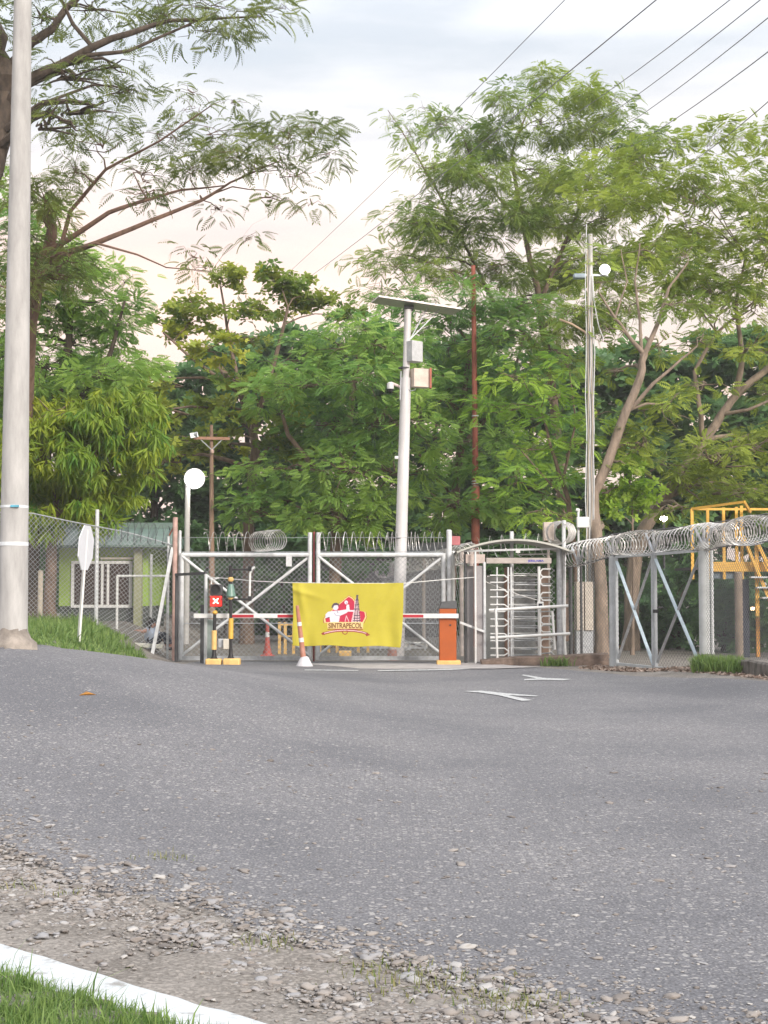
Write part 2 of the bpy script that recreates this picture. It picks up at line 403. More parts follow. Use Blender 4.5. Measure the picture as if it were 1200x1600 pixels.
# the grass side behind the kerb lies at kerb height
KA, KB = G(0, 1478, 0.12), G(430, 1598, 0.12)
kdir = (KB - KA).normalized(); knor = Vector((-kdir.y, kdir.x, 0))       # towards the road
if knor.y < 0: knor = -knor
def kerb_side(x, y): return (x - KA.x) * knor.x + (y - KA.y) * knor.y      # 0 at the road edge of the kerb, negative behind it
verge = S((-kerb_side(X, Y) - 0.15) / 0.06) * 0.115
Zg = zg(X, Y) - 0.05 * inside + np.where((Y > 3) & (Y < 36) & (np.abs(X) < 15), 0.006 * rngn.standard_normal(X.shape), 0) * (1 - inside) + verge * (np.abs(X) < 14)
o = np_mesh('ground', np.stack([X, Y, Zg], -1).reshape(-1, 3), grid_faces(len(gx), len(gy)), 4, GROUND, smooth=True)
tag(o, kind='structure')

rx = np.arange(-13, 13.01, 0.08); nv = 130
tv = np.linspace(0, 1, nv) ** 1.25
XR = np.repeat(rx[:, None], nv, 1); n0, f0 = near_y(rx)[:, None], far_y(rx)[:, None]
n0 = np.minimum(n0, f0 - 0.5); n0 = np.maximum(n0, -2)
YR = n0 + (f0 - n0) * tv[None, :]
edge = np.minimum(tv / 0.012, 1)[None, :]
ZR = zg(XR, YR) + 0.008 - 0.03 * (1 - edge)
o = np_mesh('road', np.stack([XR, YR, ZR], -1).reshape(-1, 3), grid_faces(len(rx), nv), 4, ASPHALT, smooth=True)
tag(o, kind='structure')

# white painted kerb at the lower left
mb = MB()
wd = 0.27; h = 0.115
prof = [(0.0, -0.05), (0.0, h - 0.03), (-0.012, h - 0.01), (-0.03, h), (-wd + 0.03, h), (-wd + 0.01, h - 0.012), (-wd, -0.05)]
ns = 90; A = KA - kdir * 5; B = KB + kdir * 4
rk = random.Random(3)
for i in range(ns + 1):
    p = A + (B - A) * i / ns; p.z = 0
    for k, (a, z) in enumerate(prof):
        q = p + knor * (a + rk.uniform(-0.006, 0.006)); q.z = z + zz(p.x, p.y) + (rk.uniform(-0.004, 0.004) if z > 0 else 0); mb.v.append(q)
n = len(prof)
for i in range(ns):
    for k in range(n - 1): mb.f.append((i * n + k, i * n + k + 1, (i + 1) * n + k + 1, (i + 1) * n + k))
kerb_m = mat('kerb_paint', (0.47, 0.50, 0.52), 0.8, 0.2, 9, dark=(0.25, 0.245, 0.235), bump=0.35, thresh=(0.33, 0.45))
single(mb, 'kerb', kerb_m, kind='structure', smooth=True)

# painted marks on the road
def marking(polys, name='road_marking'):
    mb = MB()
    for poly in polys:
        pts = []
        for k, (a, b) in enumerate(zip(poly, poly[1:] + poly[:1])):
            pts.append(a)
        vs = []
        for px, py in pts:
            q = G(px, py, 0.02)
            for _ in range(3): q = G(px, py, zz(q.x, q.y) + 0.018)
            vs.append(q)
        mb.add(vs, [tuple(range(len(vs)))])
    return single(mb, name, mat('road_paint', (0.44, 0.45, 0.45), 0.85, 0.2, 14, dark=(0.20, 0.20, 0.205), thresh=(0.40, 0.47)), kind='structure', smooth=False)
marking([[(724, 1080), (752, 1079), (790, 1083), (842, 1087), (838, 1088), (793, 1086), (833, 1094), (815, 1095), (778, 1086), (750, 1082)]])
marking([[(814, 1055), (818, 1054), (850, 1059), (893, 1061), (880, 1063), (845, 1062), (818, 1063), (820, 1061), (838, 1060)]])
marking([[(476, 1046), (560, 1047), (560, 1048.2), (476, 1047.4)], [(590, 1047), (700, 1045), (765, 1042), (765, 1043.4), (700, 1047), (590, 1048.5)]])
# pale concrete apron in front of the gate and the turnstile
mb = MB()
ap = [(286, 1036.5), (700, 1036.5), (725, 1035), (760, 1035), (800, 1040), (848, 1042), (770, 1044.5), (600, 1045), (430, 1042), (300, 1040)]
mb.add([G(a, b, 0.024) for a, b in ap], [tuple(range(len(ap)))])
single(mb, 'concrete_apron', mat('apron_concrete', (0.36, 0.34, 0.33), 0.9, 0.25, 3, bump=0.2), kind='structure', smooth=False)

# ------------------------------------------------------------------ loose stones, grass, litter (stuff)
def ico():
    t = (1 + 5 ** 0.5) / 2
    v = np.array([(-1, t, 0), (1, t, 0), (-1, -t, 0), (1, -t, 0), (0, -1, t), (0, 1, t), (0, -1, -t), (0, 1, -t), (t, 0, -1), (t, 0, 1), (-t, 0, -1), (-t, 0, 1)], float)
    v /= np.linalg.norm(v[0])
    f = np.array([(0, 11, 5), (0, 5, 1), (0, 1, 7), (0, 7, 10), (0, 10, 11), (1, 5, 9), (5, 11, 4), (11, 10, 2), (10, 7, 6), (7, 1, 8), (3, 9, 4), (3, 4, 2), (3, 2, 6), (3, 6, 8), (3, 8, 9), (4, 9, 5), (2, 4, 11), (6, 2, 10), (8, 6, 7), (9, 8, 1)])
    # one subdivision
    vv = list(map(tuple, v)); mid = {}; ff = []
    def m(a, b):
        k = (min(a, b), max(a, b))
        if k not in mid:
            q = (np.array(vv[a]) + np.array(vv[b])); q /= np.linalg.norm(q); mid[k] = len(vv); vv.append(tuple(q))
        return mid[k]
    for a, b, c in f:
        ab, bc, ca_ = m(a, b), m(b, c), m(c, a); ff += [(a, ab, ca_), (b, bc, ab), (c, ca_, bc), (ab, bc, ca_)]
    return np.array(vv), np.array(ff)
ICO_V, ICO_F = ico()
def pebbles(name, pos, size, seed, m, flat=0.36):
    r = np.random.default_rng(seed); n = len(pos)
    base = ICO_V[None] * (1 + 0.24 * r.standard_normal((n, len(ICO_V), 1)))
    sc = size[:, None] * np.stack([r.uniform(0.8, 1.35, n), r.uniform(0.6, 1.0, n), flat * r.uniform(0.6, 1.2, n)], -1)
    v = base * sc[:, None, :]
    a = r.uniform(0, 6.28, n); c, s = np.cos(a)[:, None], np.sin(a)[:, None]
    tl = 0.12 * r.standard_normal((n, 1))
    x = v[..., 0] * c - v[..., 1] * s; y = v[..., 0] * s + v[..., 1] * c; z = v[..., 2] + tl * x
    out = np.stack([x, y, z], -1) + pos[:, None, :]
    f = (ICO_F[None] + (np.arange(n) * len(ICO_V))[:, None, None]).reshape(-1, 3)
    return np_mesh(name, out.reshape(-1, 3), f, 3, m, tint=np.repeat(r.random(n), len(ICO_V)), smooth=True)
stone_m = bpy.data.materials.new('stone'); stone_m.use_nodes = True
nt = stone_m.node_tree; b = nt.nodes['Principled BSDF']; b.inputs['Roughness'].default_value = 0.85
at = nt.nodes.new('ShaderNodeAttribute'); at.attribute_name = 'tint'
r_ = nt.nodes.new('ShaderNodeValToRGB'); els = r_.color_ramp.elements
els[0].color = (0.12, 0.108, 0.10, 1); els[1].color = (0.38, 0.365, 0.345, 1)
for p_, c_ in ((0.3, (0.20, 0.178, 0.162, 1)), (0.6, (0.26, 0.238, 0.22, 1)), (0.85, (0.24, 0.24, 0.25, 1))):
    e = els.new(p_); e.color = c_
nt.links.new(at.outputs['Fac'], r_.inputs[0]); nt.links.new(r_.outputs[0], b.inputs['Base Color'])
rg = np.random.default_rng(11)
N = 240000
py_ = rg.uniform(4.6, 13.5, N); px_ = rg.uniform(-0.285, 0.285, N) * py_
dn = (py_ - near_y(px_)) / 1.54          # metres inside the road edge
dens = np.where(dn < 0, np.exp(-(dn / 0.34) ** 2) * 0.8, np.exp(-(dn / 0.36) ** 2) * 0.75)
clus = 0.5 + 0.5 * np.sin(px_ * 3.1 + 1.3) * np.sin(py_ * 2.7) + 0.4 * np.sin(px_ * 9 + py_ * 7)
dens = dens * np.clip(0.4 + 0.7 * clus, 0.12, 1.2) + 0.006
keep = (rg.random(N) < dens) & (kerb_side(px_, py_) > 0.05)
px_, py_, dn = px_[keep], py_[keep], dn[keep]
n = len(px_); print('stones', n)
sz = np.clip(0.0066 * np.exp(0.66 * rg.standard_normal(n)), 0.003, 0.036)
pz = zg(px_, py_) + np.where(dn > 0.05, 0.010, 0.002) + sz * 0.02
tag(pebbles('loose_gravel', np.stack([px_, py_, pz], -1), sz, 4, stone_m), 'loose grey and beige stones along the broken asphalt edge', 'gravel', kind='stuff')

def grass(name, pos, hgt, seed, m, lean=0.45, wd=0.006):
    r = np.random.default_rng(seed); n = len(pos)
    a = r.uniform(0, 6.28, n); d = np.stack([np.cos(a), np.sin(a), np.zeros(n)], -1)
    b2 = a + r.uniform(0.8, 2.3, n); sd_ = np.stack([np.cos(b2), np.sin(b2), np.zeros(n)], -1)
    ln = np.abs(r.normal(0, lean, n))[:, None]
    up = np.array([0, 0, 1.0])[None]
    h_ = hgt[:, None]; w_ = (wd * (0.6 + 0.8 * r.random(n)))[:, None]
    p0 = pos; p1 = pos + up * h_ * 0.55 + d * h_ * ln * 0.35; p2 = pos + up * h_ * (1 - 0.25 * ln) + d * h_ * ln
    v = np.stack([p0 - sd_ * w_, p0 + sd_ * w_, p1 + sd_ * w_ * 0.8, p1 - sd_ * w_ * 0.8, p2 + sd_ * w_ * 0.12, p2 - sd_ * w_ * 0.12], 1)
    f = np.array([(0, 1, 2, 3), (3, 2, 4, 5)])[None] + (np.arange(n) * 6)[:, None, None]
    return np_mesh(name, v.reshape(-1, 3), f.reshape(-1, 4), 4, m, tint=np.repeat(r.random(n), 6))
GRASS = leaf_mat('grass_blade', (0.075, 0.155, 0.035), (0.24, 0.34, 0.10), 0.4)
DRYGRASS = leaf_mat('weed_blade', (0.10, 0.15, 0.035), (0.26, 0.24, 0.11), 0.3)
def tuftify(r, n, xr, yr):
    return r.uniform(*xr, n), r.uniform(*yr, n)
# verge behind the kerb, in the near corner
rg = np.random.default_rng(21)
x = rg.uniform(-2.2, -0.2, 90000); y = rg.uniform(4.5, 6.4, 90000)
ks = kerb_side(x, y); k = (ks < -0.26) & (ks > -1.4) & (rg.random(90000) < np.where(ks > -0.30, 0.6, 1.0) * (0.62 + 0.38 * np.sin(x * 11) * np.sin(y * 13)))
x, y, ks = x[k], y[k], ks[k]
tag(grass('verge_grass', np.stack([x, y, np.full(len(x), 0.105)], -1), rg.uniform(0.025, 0.085, len(x)) * np.where(rg.random(len(x)) < 0.03, 2.2, 1), 5, GRASS, 0.7, 0.0030), 'bright green grass behind the white kerb in the near corner', 'grass', kind='stuff')
# bank under the concrete pole and the sign
x = rg.uniform(-8.6, -4.1, 60000); y = rg.uniform(16.8, 34.5, 60000)
xe = np.interp(y, XE_Y, XE_X); k = (x < xe - 0.02 - 0.10 * np.sin(y * 3) ** 2 - 0.5 * S((y - 29) / 3)) & (y > far_y(x) + 0.15) & (rg.random(60000) < 0.75 + 0.25 * np.sin(x * 5) * np.sin(y * 4)) & (x > -0.285 * y - 0.5) & ((y < 31) | (x < -5.9))
x, y = x[k], y[k]
edge_d = np.clip((np.interp(y, XE_Y, XE_X) - x) / 0.6, 0.35, 1)
tag(grass('bank_grass', np.stack([x, y, zg(x, y) - 0.01], -1), rg.uniform(0.06, 0.26, len(x)) * edge_d * np.clip(0.6 + 0.75 * np.sin(x * 2.3 + 1) * np.sin(y * 1.7) + 0.25 * rg.standard_normal(len(x)), 0.2, 1.6), 6, GRASS, 0.8, 0.011), 'long green grass on the bank under the tall concrete pole', 'grass', kind='stuff')
# clump in front of the plinth at the right
q0, q1 = G(1090, 1050, 0.12), G(1168, 1056, 0.12)
nn = 2600; t = rg.random(nn); off = rg.normal(0, 0.16, nn)
x = q0.x + (q1.x - q0.x) * t + off * 0.5; y = q0.y + (q1.y - q0.y) * t + off + 0.25
tag(grass('plinth_grass', np.stack([x, y, zg(x, y) - 0.01], -1), rg.uniform(0.12, 0.36, nn), 7, GRASS, 0.5, 0.011), 'tall green grass tuft against the plinth by the double gate', 'grass', kind='stuff')
# thin weeds in the gravel
pts = []
for cx, cy, n_, sp in ((262, 1338, 50, 0.06), (110, 1395, 25, 0.05), (418, 1478, 70, 0.07), (600, 1520, 110, 0.09), (690, 1545, 160, 0.12), (825, 1572, 120, 0.08), (760, 1565, 40, 0.06), (30, 1385, 25, 0.07)):
    c = G(cx, cy, zz(*G(cx, cy, 0).xy)); 
    pts.append(np.stack([c.x + rg.normal(0, sp, n_) * 1.4, c.y + rg.normal(0, sp, n_), np.zeros(n_)], -1))
pts = np.concatenate(pts); pts[:, 2] = zg(pts[:, 0], pts[:, 1])
tag(grass('gravel_weeds', pts, rg.uniform(0.015, 0.055, len(pts)), 8, DRYGRASS, 0.9, 0.003), 'sparse dry weeds growing among the loose stones', 'weeds', kind='stuff')
c = G(870, 1040, 0.02)
pts = np.stack([c.x + rg.normal(0, 0.16, 160), c.y + rg.normal(0, 0.05, 160) , np.full(160, 0.01)], -1)
tag(grass('weed_tuft', pts, rg.uniform(0.08, 0.28, 160), 9, GRASS, 0.7, 0.012), 'small weed tuft at the foot of the turnstile plinth', 'weeds', kind='stuff')
# leaf litter between the road edge and the right fence
LIT = leaf_mat('litter_leaf', (0.16, 0.10, 0.07), (0.36, 0.29, 0.24), 0.1)
nn = 2600; t = rg.random(nn)
a0, a1, a2 = G(905, 1045, 0), G(1040, 1053, 0.03), G(1200, 1066, 0.12)
base = np.where((t < 0.55)[:, None], np.array(a0)[None] + (t / 0.55)[:, None] * np.array(a1 - a0)[None], np.array(a1)[None] + ((t - 0.55) / 0.45)[:, None] * np.array(a2 - a1)[None])
off = np.abs(rg.normal(0, 0.7, nn))
x = base[:, 0] + off * 0.35; y = base[:, 1] + off * 0.95
pos = np.stack([x, y, zg(x, y) + 0.012], -1)
a = rg.uniform(0, 6.28, nn); d = np.stack([np.cos(a), np.sin(a), rg.normal(0, 0.35, nn)], -1) * rg.uniform(0.025, 0.075, nn)[:, None]
s_ = np.stack([-np.sin(a), np.cos(a), rg.normal(0, 0.4, nn)], -1) * rg.uniform(0.012, 0.035, nn)[:, None]
v = np.stack([pos - d, pos + s_, pos + d, pos - s_], 1)
o = np_mesh('leaf_litter', v.reshape(-1, 3), np.arange(nn * 4).reshape(-1, 4), 4, LIT, tint=np.repeat(rg.random(nn), 4))
tag(o, 'dry brown leaves along the road edge below the right fence', 'leaf litter', kind='stuff')

# ------------------------------------------------------------------ foliage
def frond_template(kind):
    q = []
    def leafq(p, d, s, n_=(0, 0, 0)):       # base, left, tip, right
        p, d, s = np.array(p, float), np.array(d, float), np.array(s, float)
        q.append([p, p + d * 0.5 + s, p + d, p + d * 0.5 - s])
    if kind == 'pinnate':                   # twice divided leaf, drawn as pairs of narrow drooping leaflets
        for i in range(6):
            t = 0.12 + i * 0.15; z = -0.35 * t * t
            l = 0.40 * math.sin(math.pi * (0.25 + 0.62 * t))
            for sg in (1, -1):
                leafq((t, 0, z), (0.45 * l, sg * l, -0.22 * l), (0.085, -sg * 0.02, 0))
        leafq((0.9, 0, -0.28), (0.3, 0, -0.2), (0, 0.07, 0))
    elif kind == 'lacy':                    # finer, strongly drooping leaf
        for i in range(8):
            t = 0.08 + i * 0.12; z = -0.62 * t * t
            l = 0.34 * math.sin(math.pi * (0.25 + 0.62 * t))
            for sg in (1, -1):
                leafq((t, 0, z), (0.5 * l, sg * l, -0.35 * l), (0.052, -sg * 0.012, 0))
        leafq((0.95, 0, -0.55), (0.2, 0, -0.25), (0, 0.05, 0))
    elif kind == 'mango':
        for i in range(8):
            a = i * 2.4; e = 0.2 - 0.16 * i
            leafq((0, 0, 0), (math.cos(a) * 0.62, math.sin(a) * 0.62, e - 0.75), (-math.sin(a) * 0.095, math.cos(a) * 0.095, 0))
    else:                                   # rosette of broad leaves
        for i in range(6):
            a = i * 1.05; e = 0.25 * math.sin(i * 2.2)
            leafq((math.cos(a) * 0.08, math.sin(a) * 0.08, 0), (math.cos(a) * 0.85, math.sin(a) * 0.85, e), (-math.sin(a) * 0.26, math.cos(a) * 0.26, 0.06))
    return np.array(q)
TEMPL = {k: frond_template(k) for k in ('pinnate', 'lacy', 'mango', 'broad')}
def leaves(kind, pos, outd, size, tint, seed):
    r = np.random.default_rng(seed); n = len(pos); T = TEMPL[kind]
    fwd = outd + 0.75 * r.standard_normal((n, 3)); fwd[:, 2] = fwd[:, 2] * 0.45 - 0.08
    fwd /= np.linalg.norm(fwd, axis=1)[:, None] + 1e-9
    up = np.array([0, -0.12, 0.8])[None] * np.array([1, 0, 1])[None] + 0.65 * outd + 0.42 * r.standard_normal((n, 3))
    side = np.cross(up, fwd); side /= np.linalg.norm(side, axis=1)[:, None] + 1e-9
    up = np.cross(fwd, side)
    s = (size * r.uniform(0.65, 1.25, n))[:, None]
    R = np.stack([fwd * s, side * s, up * s], 1)
    v = np.einsum('qkc,ncd->nqkd', T, R) + pos[:, None, None, :]
    return v.reshape(-1, 3), np.repeat(np.clip(tint + 0.12 * r.standard_normal(n), 0, 1), T.shape[0] * 4)

def wob(rng, a, b, n, amp):
    a, b = Vector(a), Vector(b); pts = [a]
    for i in range(1, n):
        t = i / n; pts.append(a.lerp(b, t) + Vector((rng.uniform(-1, 1), rng.uniform(-1, 1), rng.uniform(-0.6, 1))) * amp)
    pts.append(b); return pts
def tree(name, label, base, limbs, clumps, kind, leafm, barkm, seed, size=0.42, dens=1.0, group='trees behind the fence', cat='tree', tufts=11, ry=None, tint0=0.5, twig=True):
    """base: (px, py, d); limbs: list of ([(px, py, d), ...], r0, r1); clumps: (px, py, d, rx_px, rz_px, density)"""
    rng = random.Random(seed); r = np.random.default_rng(seed)
    bx, by, bd = base; b0 = P(bx, by, bd); b0.z = zz(b0.x, b0.y)
    t = thing(name, label, cat, b0, group)
    mb = MB(); nodes = []
    for i, (pl, r0, r1) in enumerate(limbs):
        pts = [P(*q) for q in pl]
        if i == 0: pts[0] = b0.copy() - Vector((0, 0, 0.1))
        fine = []
        for a, c in zip(pts[:-1], pts[1:]):
            for j in range(3): fine.append(a.lerp(c, j / 3) + (Vector((rng.uniform(-1, 1), rng.uniform(-1, 1), 0)) * r0 * 0.25 if j else Vector()))
        fine.append(pts[-1]); k = len(fine)
        rs = [r0 + (r1 - r0) * j / (k - 1) for j in range(k)]
        if i == 0: rs[0] *= 1.35
        mb.tube(fine, rs, 9)
        nodes += [(p, rr, i) for p, rr in zip(fine, rs)][k // 4 if i == 0 else 0:]
    P_, O_, T_ = [], [], []
    for (px, py, d, rxp, rzp, dn) in clumps:
        c = P(px, py, d); sc = d / F; rx_, rz_ = rxp * sc, rzp * sc
        ry_ = ry if ry else (rx_ + rz_) * 0.55
        # branch from the nearest lower limb
        best = min(nodes, key=lambda q: (q[0] - c).length + (2.0 if q[0].z > c.z else 0))
        midp = best[0].lerp(c, 0.5) + Vector((rng.uniform(-.2, .2), rng.uniform(-.2, .2), 0.12 * (best[0] - c).length))
        br = min(best[1] * 0.6, 0.10)
        bp = [best[0], best[0].lerp(midp, 0.5) + Vector((rng.uniform(-.1, .1), 0, rng.uniform(0, .12))), midp, midp.lerp(c, 0.5) + Vector((rng.uniform(-.12, .12), rng.uniform(-.12, .12), 0.08)), c]
        mb.tube(bp, [br, br * 0.85, br * 0.65, br * 0.5, br * 0.3], 6)
        nodes.append((midp, br * 0.65, 99))
        nt_ = max(3, int(tufts * (0.5 + rxp * rzp / 5000)))
        total = max(12, int(dens * dn * rxp * rzp * (d / 40.0) ** 2 / 22 * (0.42 / size) ** 1.3))
        ctint = rng.uniform(-0.22, 0.22)
        for k in range(nt_):
            while True:
                q = np.array([rng.uniform(-1, 1) for _ in range(3)])
                if q @ q < 1: break
            tc_ = np.array(c) + q * np.array([rx_, ry_, rz_])
            tr = max(0.35, 0.42 * min(rx_, 1.4))
            m_ = max(3, int(total / nt_ * rng.uniform(0.4, 1.7)))
            g = r.standard_normal((m_, 3)) * 0.5 * np.array([tr, tr, tr * 0.42])
            P_.append(tc_ + g); od = g + q * np.array([rx_, ry_, rz_]) * 0.35; O_.append(od / (np.linalg.norm(od, axis=1)[:, None] + 0.05))
            T_.append(np.full(m_, np.clip(tint0 + ctint + rng.uniform(-0.2, 0.2), 0, 1)))
            if twig:
                e = Vector(tc_); mb.tube(wob(rng, c.lerp(best[0], rng.uniform(0, 0.35)), e, 3, 0.08), [br * 0.3 + 0.006, br * 0.22 + 0.005, br * 0.15 + 0.004, 0.004], 4)
    pos = np.concatenate(P_); od = np.concatenate(O_); ti = np.concatenate(T_)
    v, tn = leaves(kind, pos, od, size, ti, seed)
    cr_ = np_mesh('crown', v - np.array(b0)[None], np.arange(len(v)).reshape(-1, 4), 4, leafm, tint=tn)
    cr_.parent = t; W0[cr_] = b0
    part(mb, 'trunk', barkm, t)
    return t
LF_AIRY = leaf_mat('leaf_airy', (0.085, 0.125, 0.04), (0.235, 0.285, 0.06), 0.5)
LF_GREEN = leaf_mat('leaf_green', (0.125, 0.28, 0.07), (0.37, 0.53, 0.10), 0.5)
LF_DEEP = leaf_mat('leaf_deep', (0.085, 0.18, 0.075), (0.17, 0.31, 0.10), 0.4)
LF_MANGO = leaf_mat('leaf_mango', (0.095, 0.235, 0.028), (0.42, 0.46, 0.035), 0.42)
LF_ALMOND = leaf_mat('leaf_almond', (0.09, 0.20, 0.045), (0.43, 0.45, 0.05), 0.45)
LF_YOUNG = leaf_mat('leaf_young', (0.19, 0.36, 0.045), (0.38, 0.54, 0.07), 0.5)

LF_SUNNY = leaf_mat('leaf_sunny', (0.125, 0.215, 0.04), (0.36, 0.44, 0.07), 0.48)
def jit(lst, d, seed, spread=1.6):
    r = random.Random(seed); out_ = []
    for c in lst:
        px, py, rx_, rz_ = c[:4]; dn = c[4] if len(c) > 4 else 1.0
        out_.append((px, py, d + r.uniform(-spread, spread), rx_, rz_, dn))
    return out_
G_L = 'trees on the left behind the mesh fence'; G_R = 'trees on the right behind the mesh fence'; G_B = 'far trees closing the background'
tree('rain_tree', 'airy feathery tree leaning in from the top left corner with dark forked limbs', (-75, 985, 30),
     [([(-75, 985, 30), (-62, 600, 30), (-40, 330, 30), (-8, 235, 30), (12, 165, 30), (4, 100, 30), (-12, 40, 30)], 0.34, 0.18),
      ([(12, 168, 30), (50, 122, 29.6), (90, 104, 29.4), (175, 60, 29), (265, 32, 29), (410, 26, 29)], 0.15, 0.015),
      ([(8, 110, 30), (50, 65, 30), (78, 48, 30), (97, 22, 30), (125, -8, 30), (180, -60, 30)], 0.11, 0.05),
      ([(120, 88, 29.2), (200, 80, 29), (280, 45, 29), (340, 18, 29)], 0.05, 0.012)],
     jit([(330, 8, 100, 26, .8), (250, 28, 90, 24, .7), (150, 14, 80, 26, .6), (400, 22, 50, 20, .6), (330, 50, 70, 22, .5), (120, 118, 90, 30, .5), (190, 105, 70, 26, .5), (60, 25, 40, 26, .4), (150, 165, 70, 30, .5), (95, 185, 50, 34, .5), (215, 142, 40, 18, .4), (440, 12, 22, 10, .6), (250, -50, 120, 30, .7), (60, -40, 90, 40, .6), (-60, 60, 60, 80, .8)], 29.4, 1, 1.2),
     'lacy', LF_AIRY, bark_dark, 1, size=0.29, dens=1.55, group=G_L, tint0=0.4)
tree('rain_tree', 'sparse feathery tree with long bare reddish limbs reaching right over the sky', (20, 975, 36.2),
     [([(20, 975, 36.2), (30, 700, 36), (45, 500, 34), (60, 425, 33), (80, 368, 33), (72, 330, 33)], 0.26, 0.10),
      ([(66, 400, 33), (110, 372, 32.6), (170, 332, 32.2), (230, 312, 32), (282, 297, 32), (350, 290, 32)], 0.075, 0.014),
      ([(52, 440, 33.4), (95, 398, 32.8), (150, 380, 32.3), (235, 345, 32), (315, 313, 32), (360, 285, 32), (440, 250, 32)], 0.085, 0.012),
      ([(100, 396, 32.8), (150, 380, 32.2), (215, 398, 32), (260, 418, 32), (330, 424, 32)], 0.035, 0.008),
      ([(56, 440, 33.4), (85, 420, 33), (110, 330, 33), (165, 265, 32.6), (250, 220, 32.3), (330, 165, 32)], 0.07, 0.012)],
     jit([(275, 215, 70, 34, .5), (345, 215, 60, 30, .7), (370, 235, 60, 26, .9), (455, 200, 50, 26, .8), (500, 205, 42, 28, .9), (520, 240, 20, 26, .8), (430, 232, 60, 22, .7), (400, 262, 80, 22, .5), (220, 270, 70, 30, .4), (160, 225, 70, 34, .45), (300, 165, 40, 16, .5), (292, 140, 22, 12, .7), (370, 160, 22, 10, .6), (470, 275, 40, 20, .4), (435, 310, 44, 14, .35), (345, 330, 30, 10, .3), (110, 260, 40, 40, .5), (70, 320, 50, 36, 1.0), (40, 285, 50, 40, .9), (300, 396, 40, 12, .25), (390, 368, 20, 8, .3), (320, 418, 40, 9, .35), (490, 318, 22, 8, .4), (230, 300, 60, 20, .35), (300, 262, 60, 26, .5), (25, 400, 50, 36, 1.1), (85, 430, 46, 30, 1.0), (35, 460, 50, 36, 1.0), (110, 400, 34, 20, .7)], 32.2, 2, 1.0),
     'lacy', LF_AIRY, mat('reddish_bark', (0.17, 0.105, 0.075), 0.9, 0.4, 4, bump=0.4, stretch=(2, 2, 0.6)), 2, size=0.29, dens=1.55, group=G_L, tint0=0.55)
tree('fine_leaved_tree', 'dense deep green fine leaved tree directly behind the tall concrete pole', (48, 965, 38.5),
     [([(48, 965, 38.5), (52, 800, 38.5), (90, 620, 38), (110, 500, 38)], 0.24, 0.08), ([(70, 700, 38), (170, 560, 37.5), (195, 470, 37.5)], 0.1, 0.03)],
     jit([(90, 430, 60, 40), (130, 470, 70, 46), (60, 480, 50, 50), (175, 520, 55, 46), (110, 540, 80, 46), (60, 570, 60, 46), (170, 590, 60, 40), (200, 480, 30, 40, .8), (220, 560, 36, 50), (25, 420, 40, 50), (10, 540, 50, 70), (-40, 600, 60, 100), (-30, 450, 50, 60), (130, 620, 90, 40), (195, 440, 30, 24, .5), (20, 330, 50, 34), (70, 345, 40, 30), (60, 390, 60, 34), (110, 400, 50, 30), (150, 430, 50, 34), (-20, 300, 50, 40)], 38, 3),
     'pinnate', LF_GREEN, bark_dark, 3, size=0.28, dens=1.3, group=G_L, tint0=0.55)
tree('mango_tree', 'mango tree with long drooping yellow green leaves beside the green guard house', (78, 972, 36.6),
     [([(78, 972, 36.6), (80, 880, 36.6), (90, 780, 36.6), (110, 680, 36.6)], 0.17, 0.08), ([(85, 820, 36.6), (160, 740, 36.2), (210, 680, 36)], 0.08, 0.03)],
     jit([(90, 640, 60, 40), (160, 650, 60, 40), (215, 650, 36, 40), (70, 700, 60, 46), (140, 710, 60, 46), (200, 720, 46, 44), (60, 760, 50, 44), (115, 770, 56, 40), (180, 770, 40, 30), (226, 690, 24, 36), (45, 660, 36, 50), (80, 800, 40, 28), (150, 800, 50, 22), (-10, 700, 50, 80), (-15, 800, 40, 40), (235, 650, 16, 26)], 36, 4, 1.0),
     'mango', LF_MANGO, bark_mid, 4, size=0.28, dens=1.35, group=G_L, ry=1.1)
tree('almond_tree', 'layered broad leaved tree with yellowish flat clumps behind the lit lamp', (385, 990, 46),
     [([(385, 990, 46), (388, 800, 46), (400, 700, 46), (375, 610, 46), (330, 560, 46)], 0.2, 0.09), ([(395, 680, 46), (430, 560, 45.5), (450, 480, 45)], 0.1, 0.04), ([(375, 615, 46), (300, 560, 45), (255, 520, 45)], 0.07, 0.03), ([(385, 650, 46), (360, 540, 46), (345, 450, 46)], 0.08, 0.03)],
     jit([(300, 500, 56, 22), (370, 432, 44, 16, 1.2), (430, 440, 60, 20, 1.2), (470, 470, 50, 22), (405, 480, 60, 20, .7), (255, 510, 40, 26), (330, 545, 50, 20), (240, 600, 30, 30), (395, 530, 40, 18, .6), (300, 470, 40, 18), (500, 470, 50, 20, 1.1), (350, 590, 40, 18, .7), (345, 420, 26, 10), (260, 640, 36, 26), (330, 640, 40, 20), (400, 600, 40, 18), (445, 690, 50, 30), (380, 660, 40, 24), (290, 690, 40, 24), (350, 700, 50, 20), (250, 720, 40, 30), (440, 640, 40, 30), (545, 500, 40, 18)], 45, 5),
     'broad', LF_ALMOND, bark_mid, 5, size=0.24, dens=0.7, group=G_L, tint0=0.55)
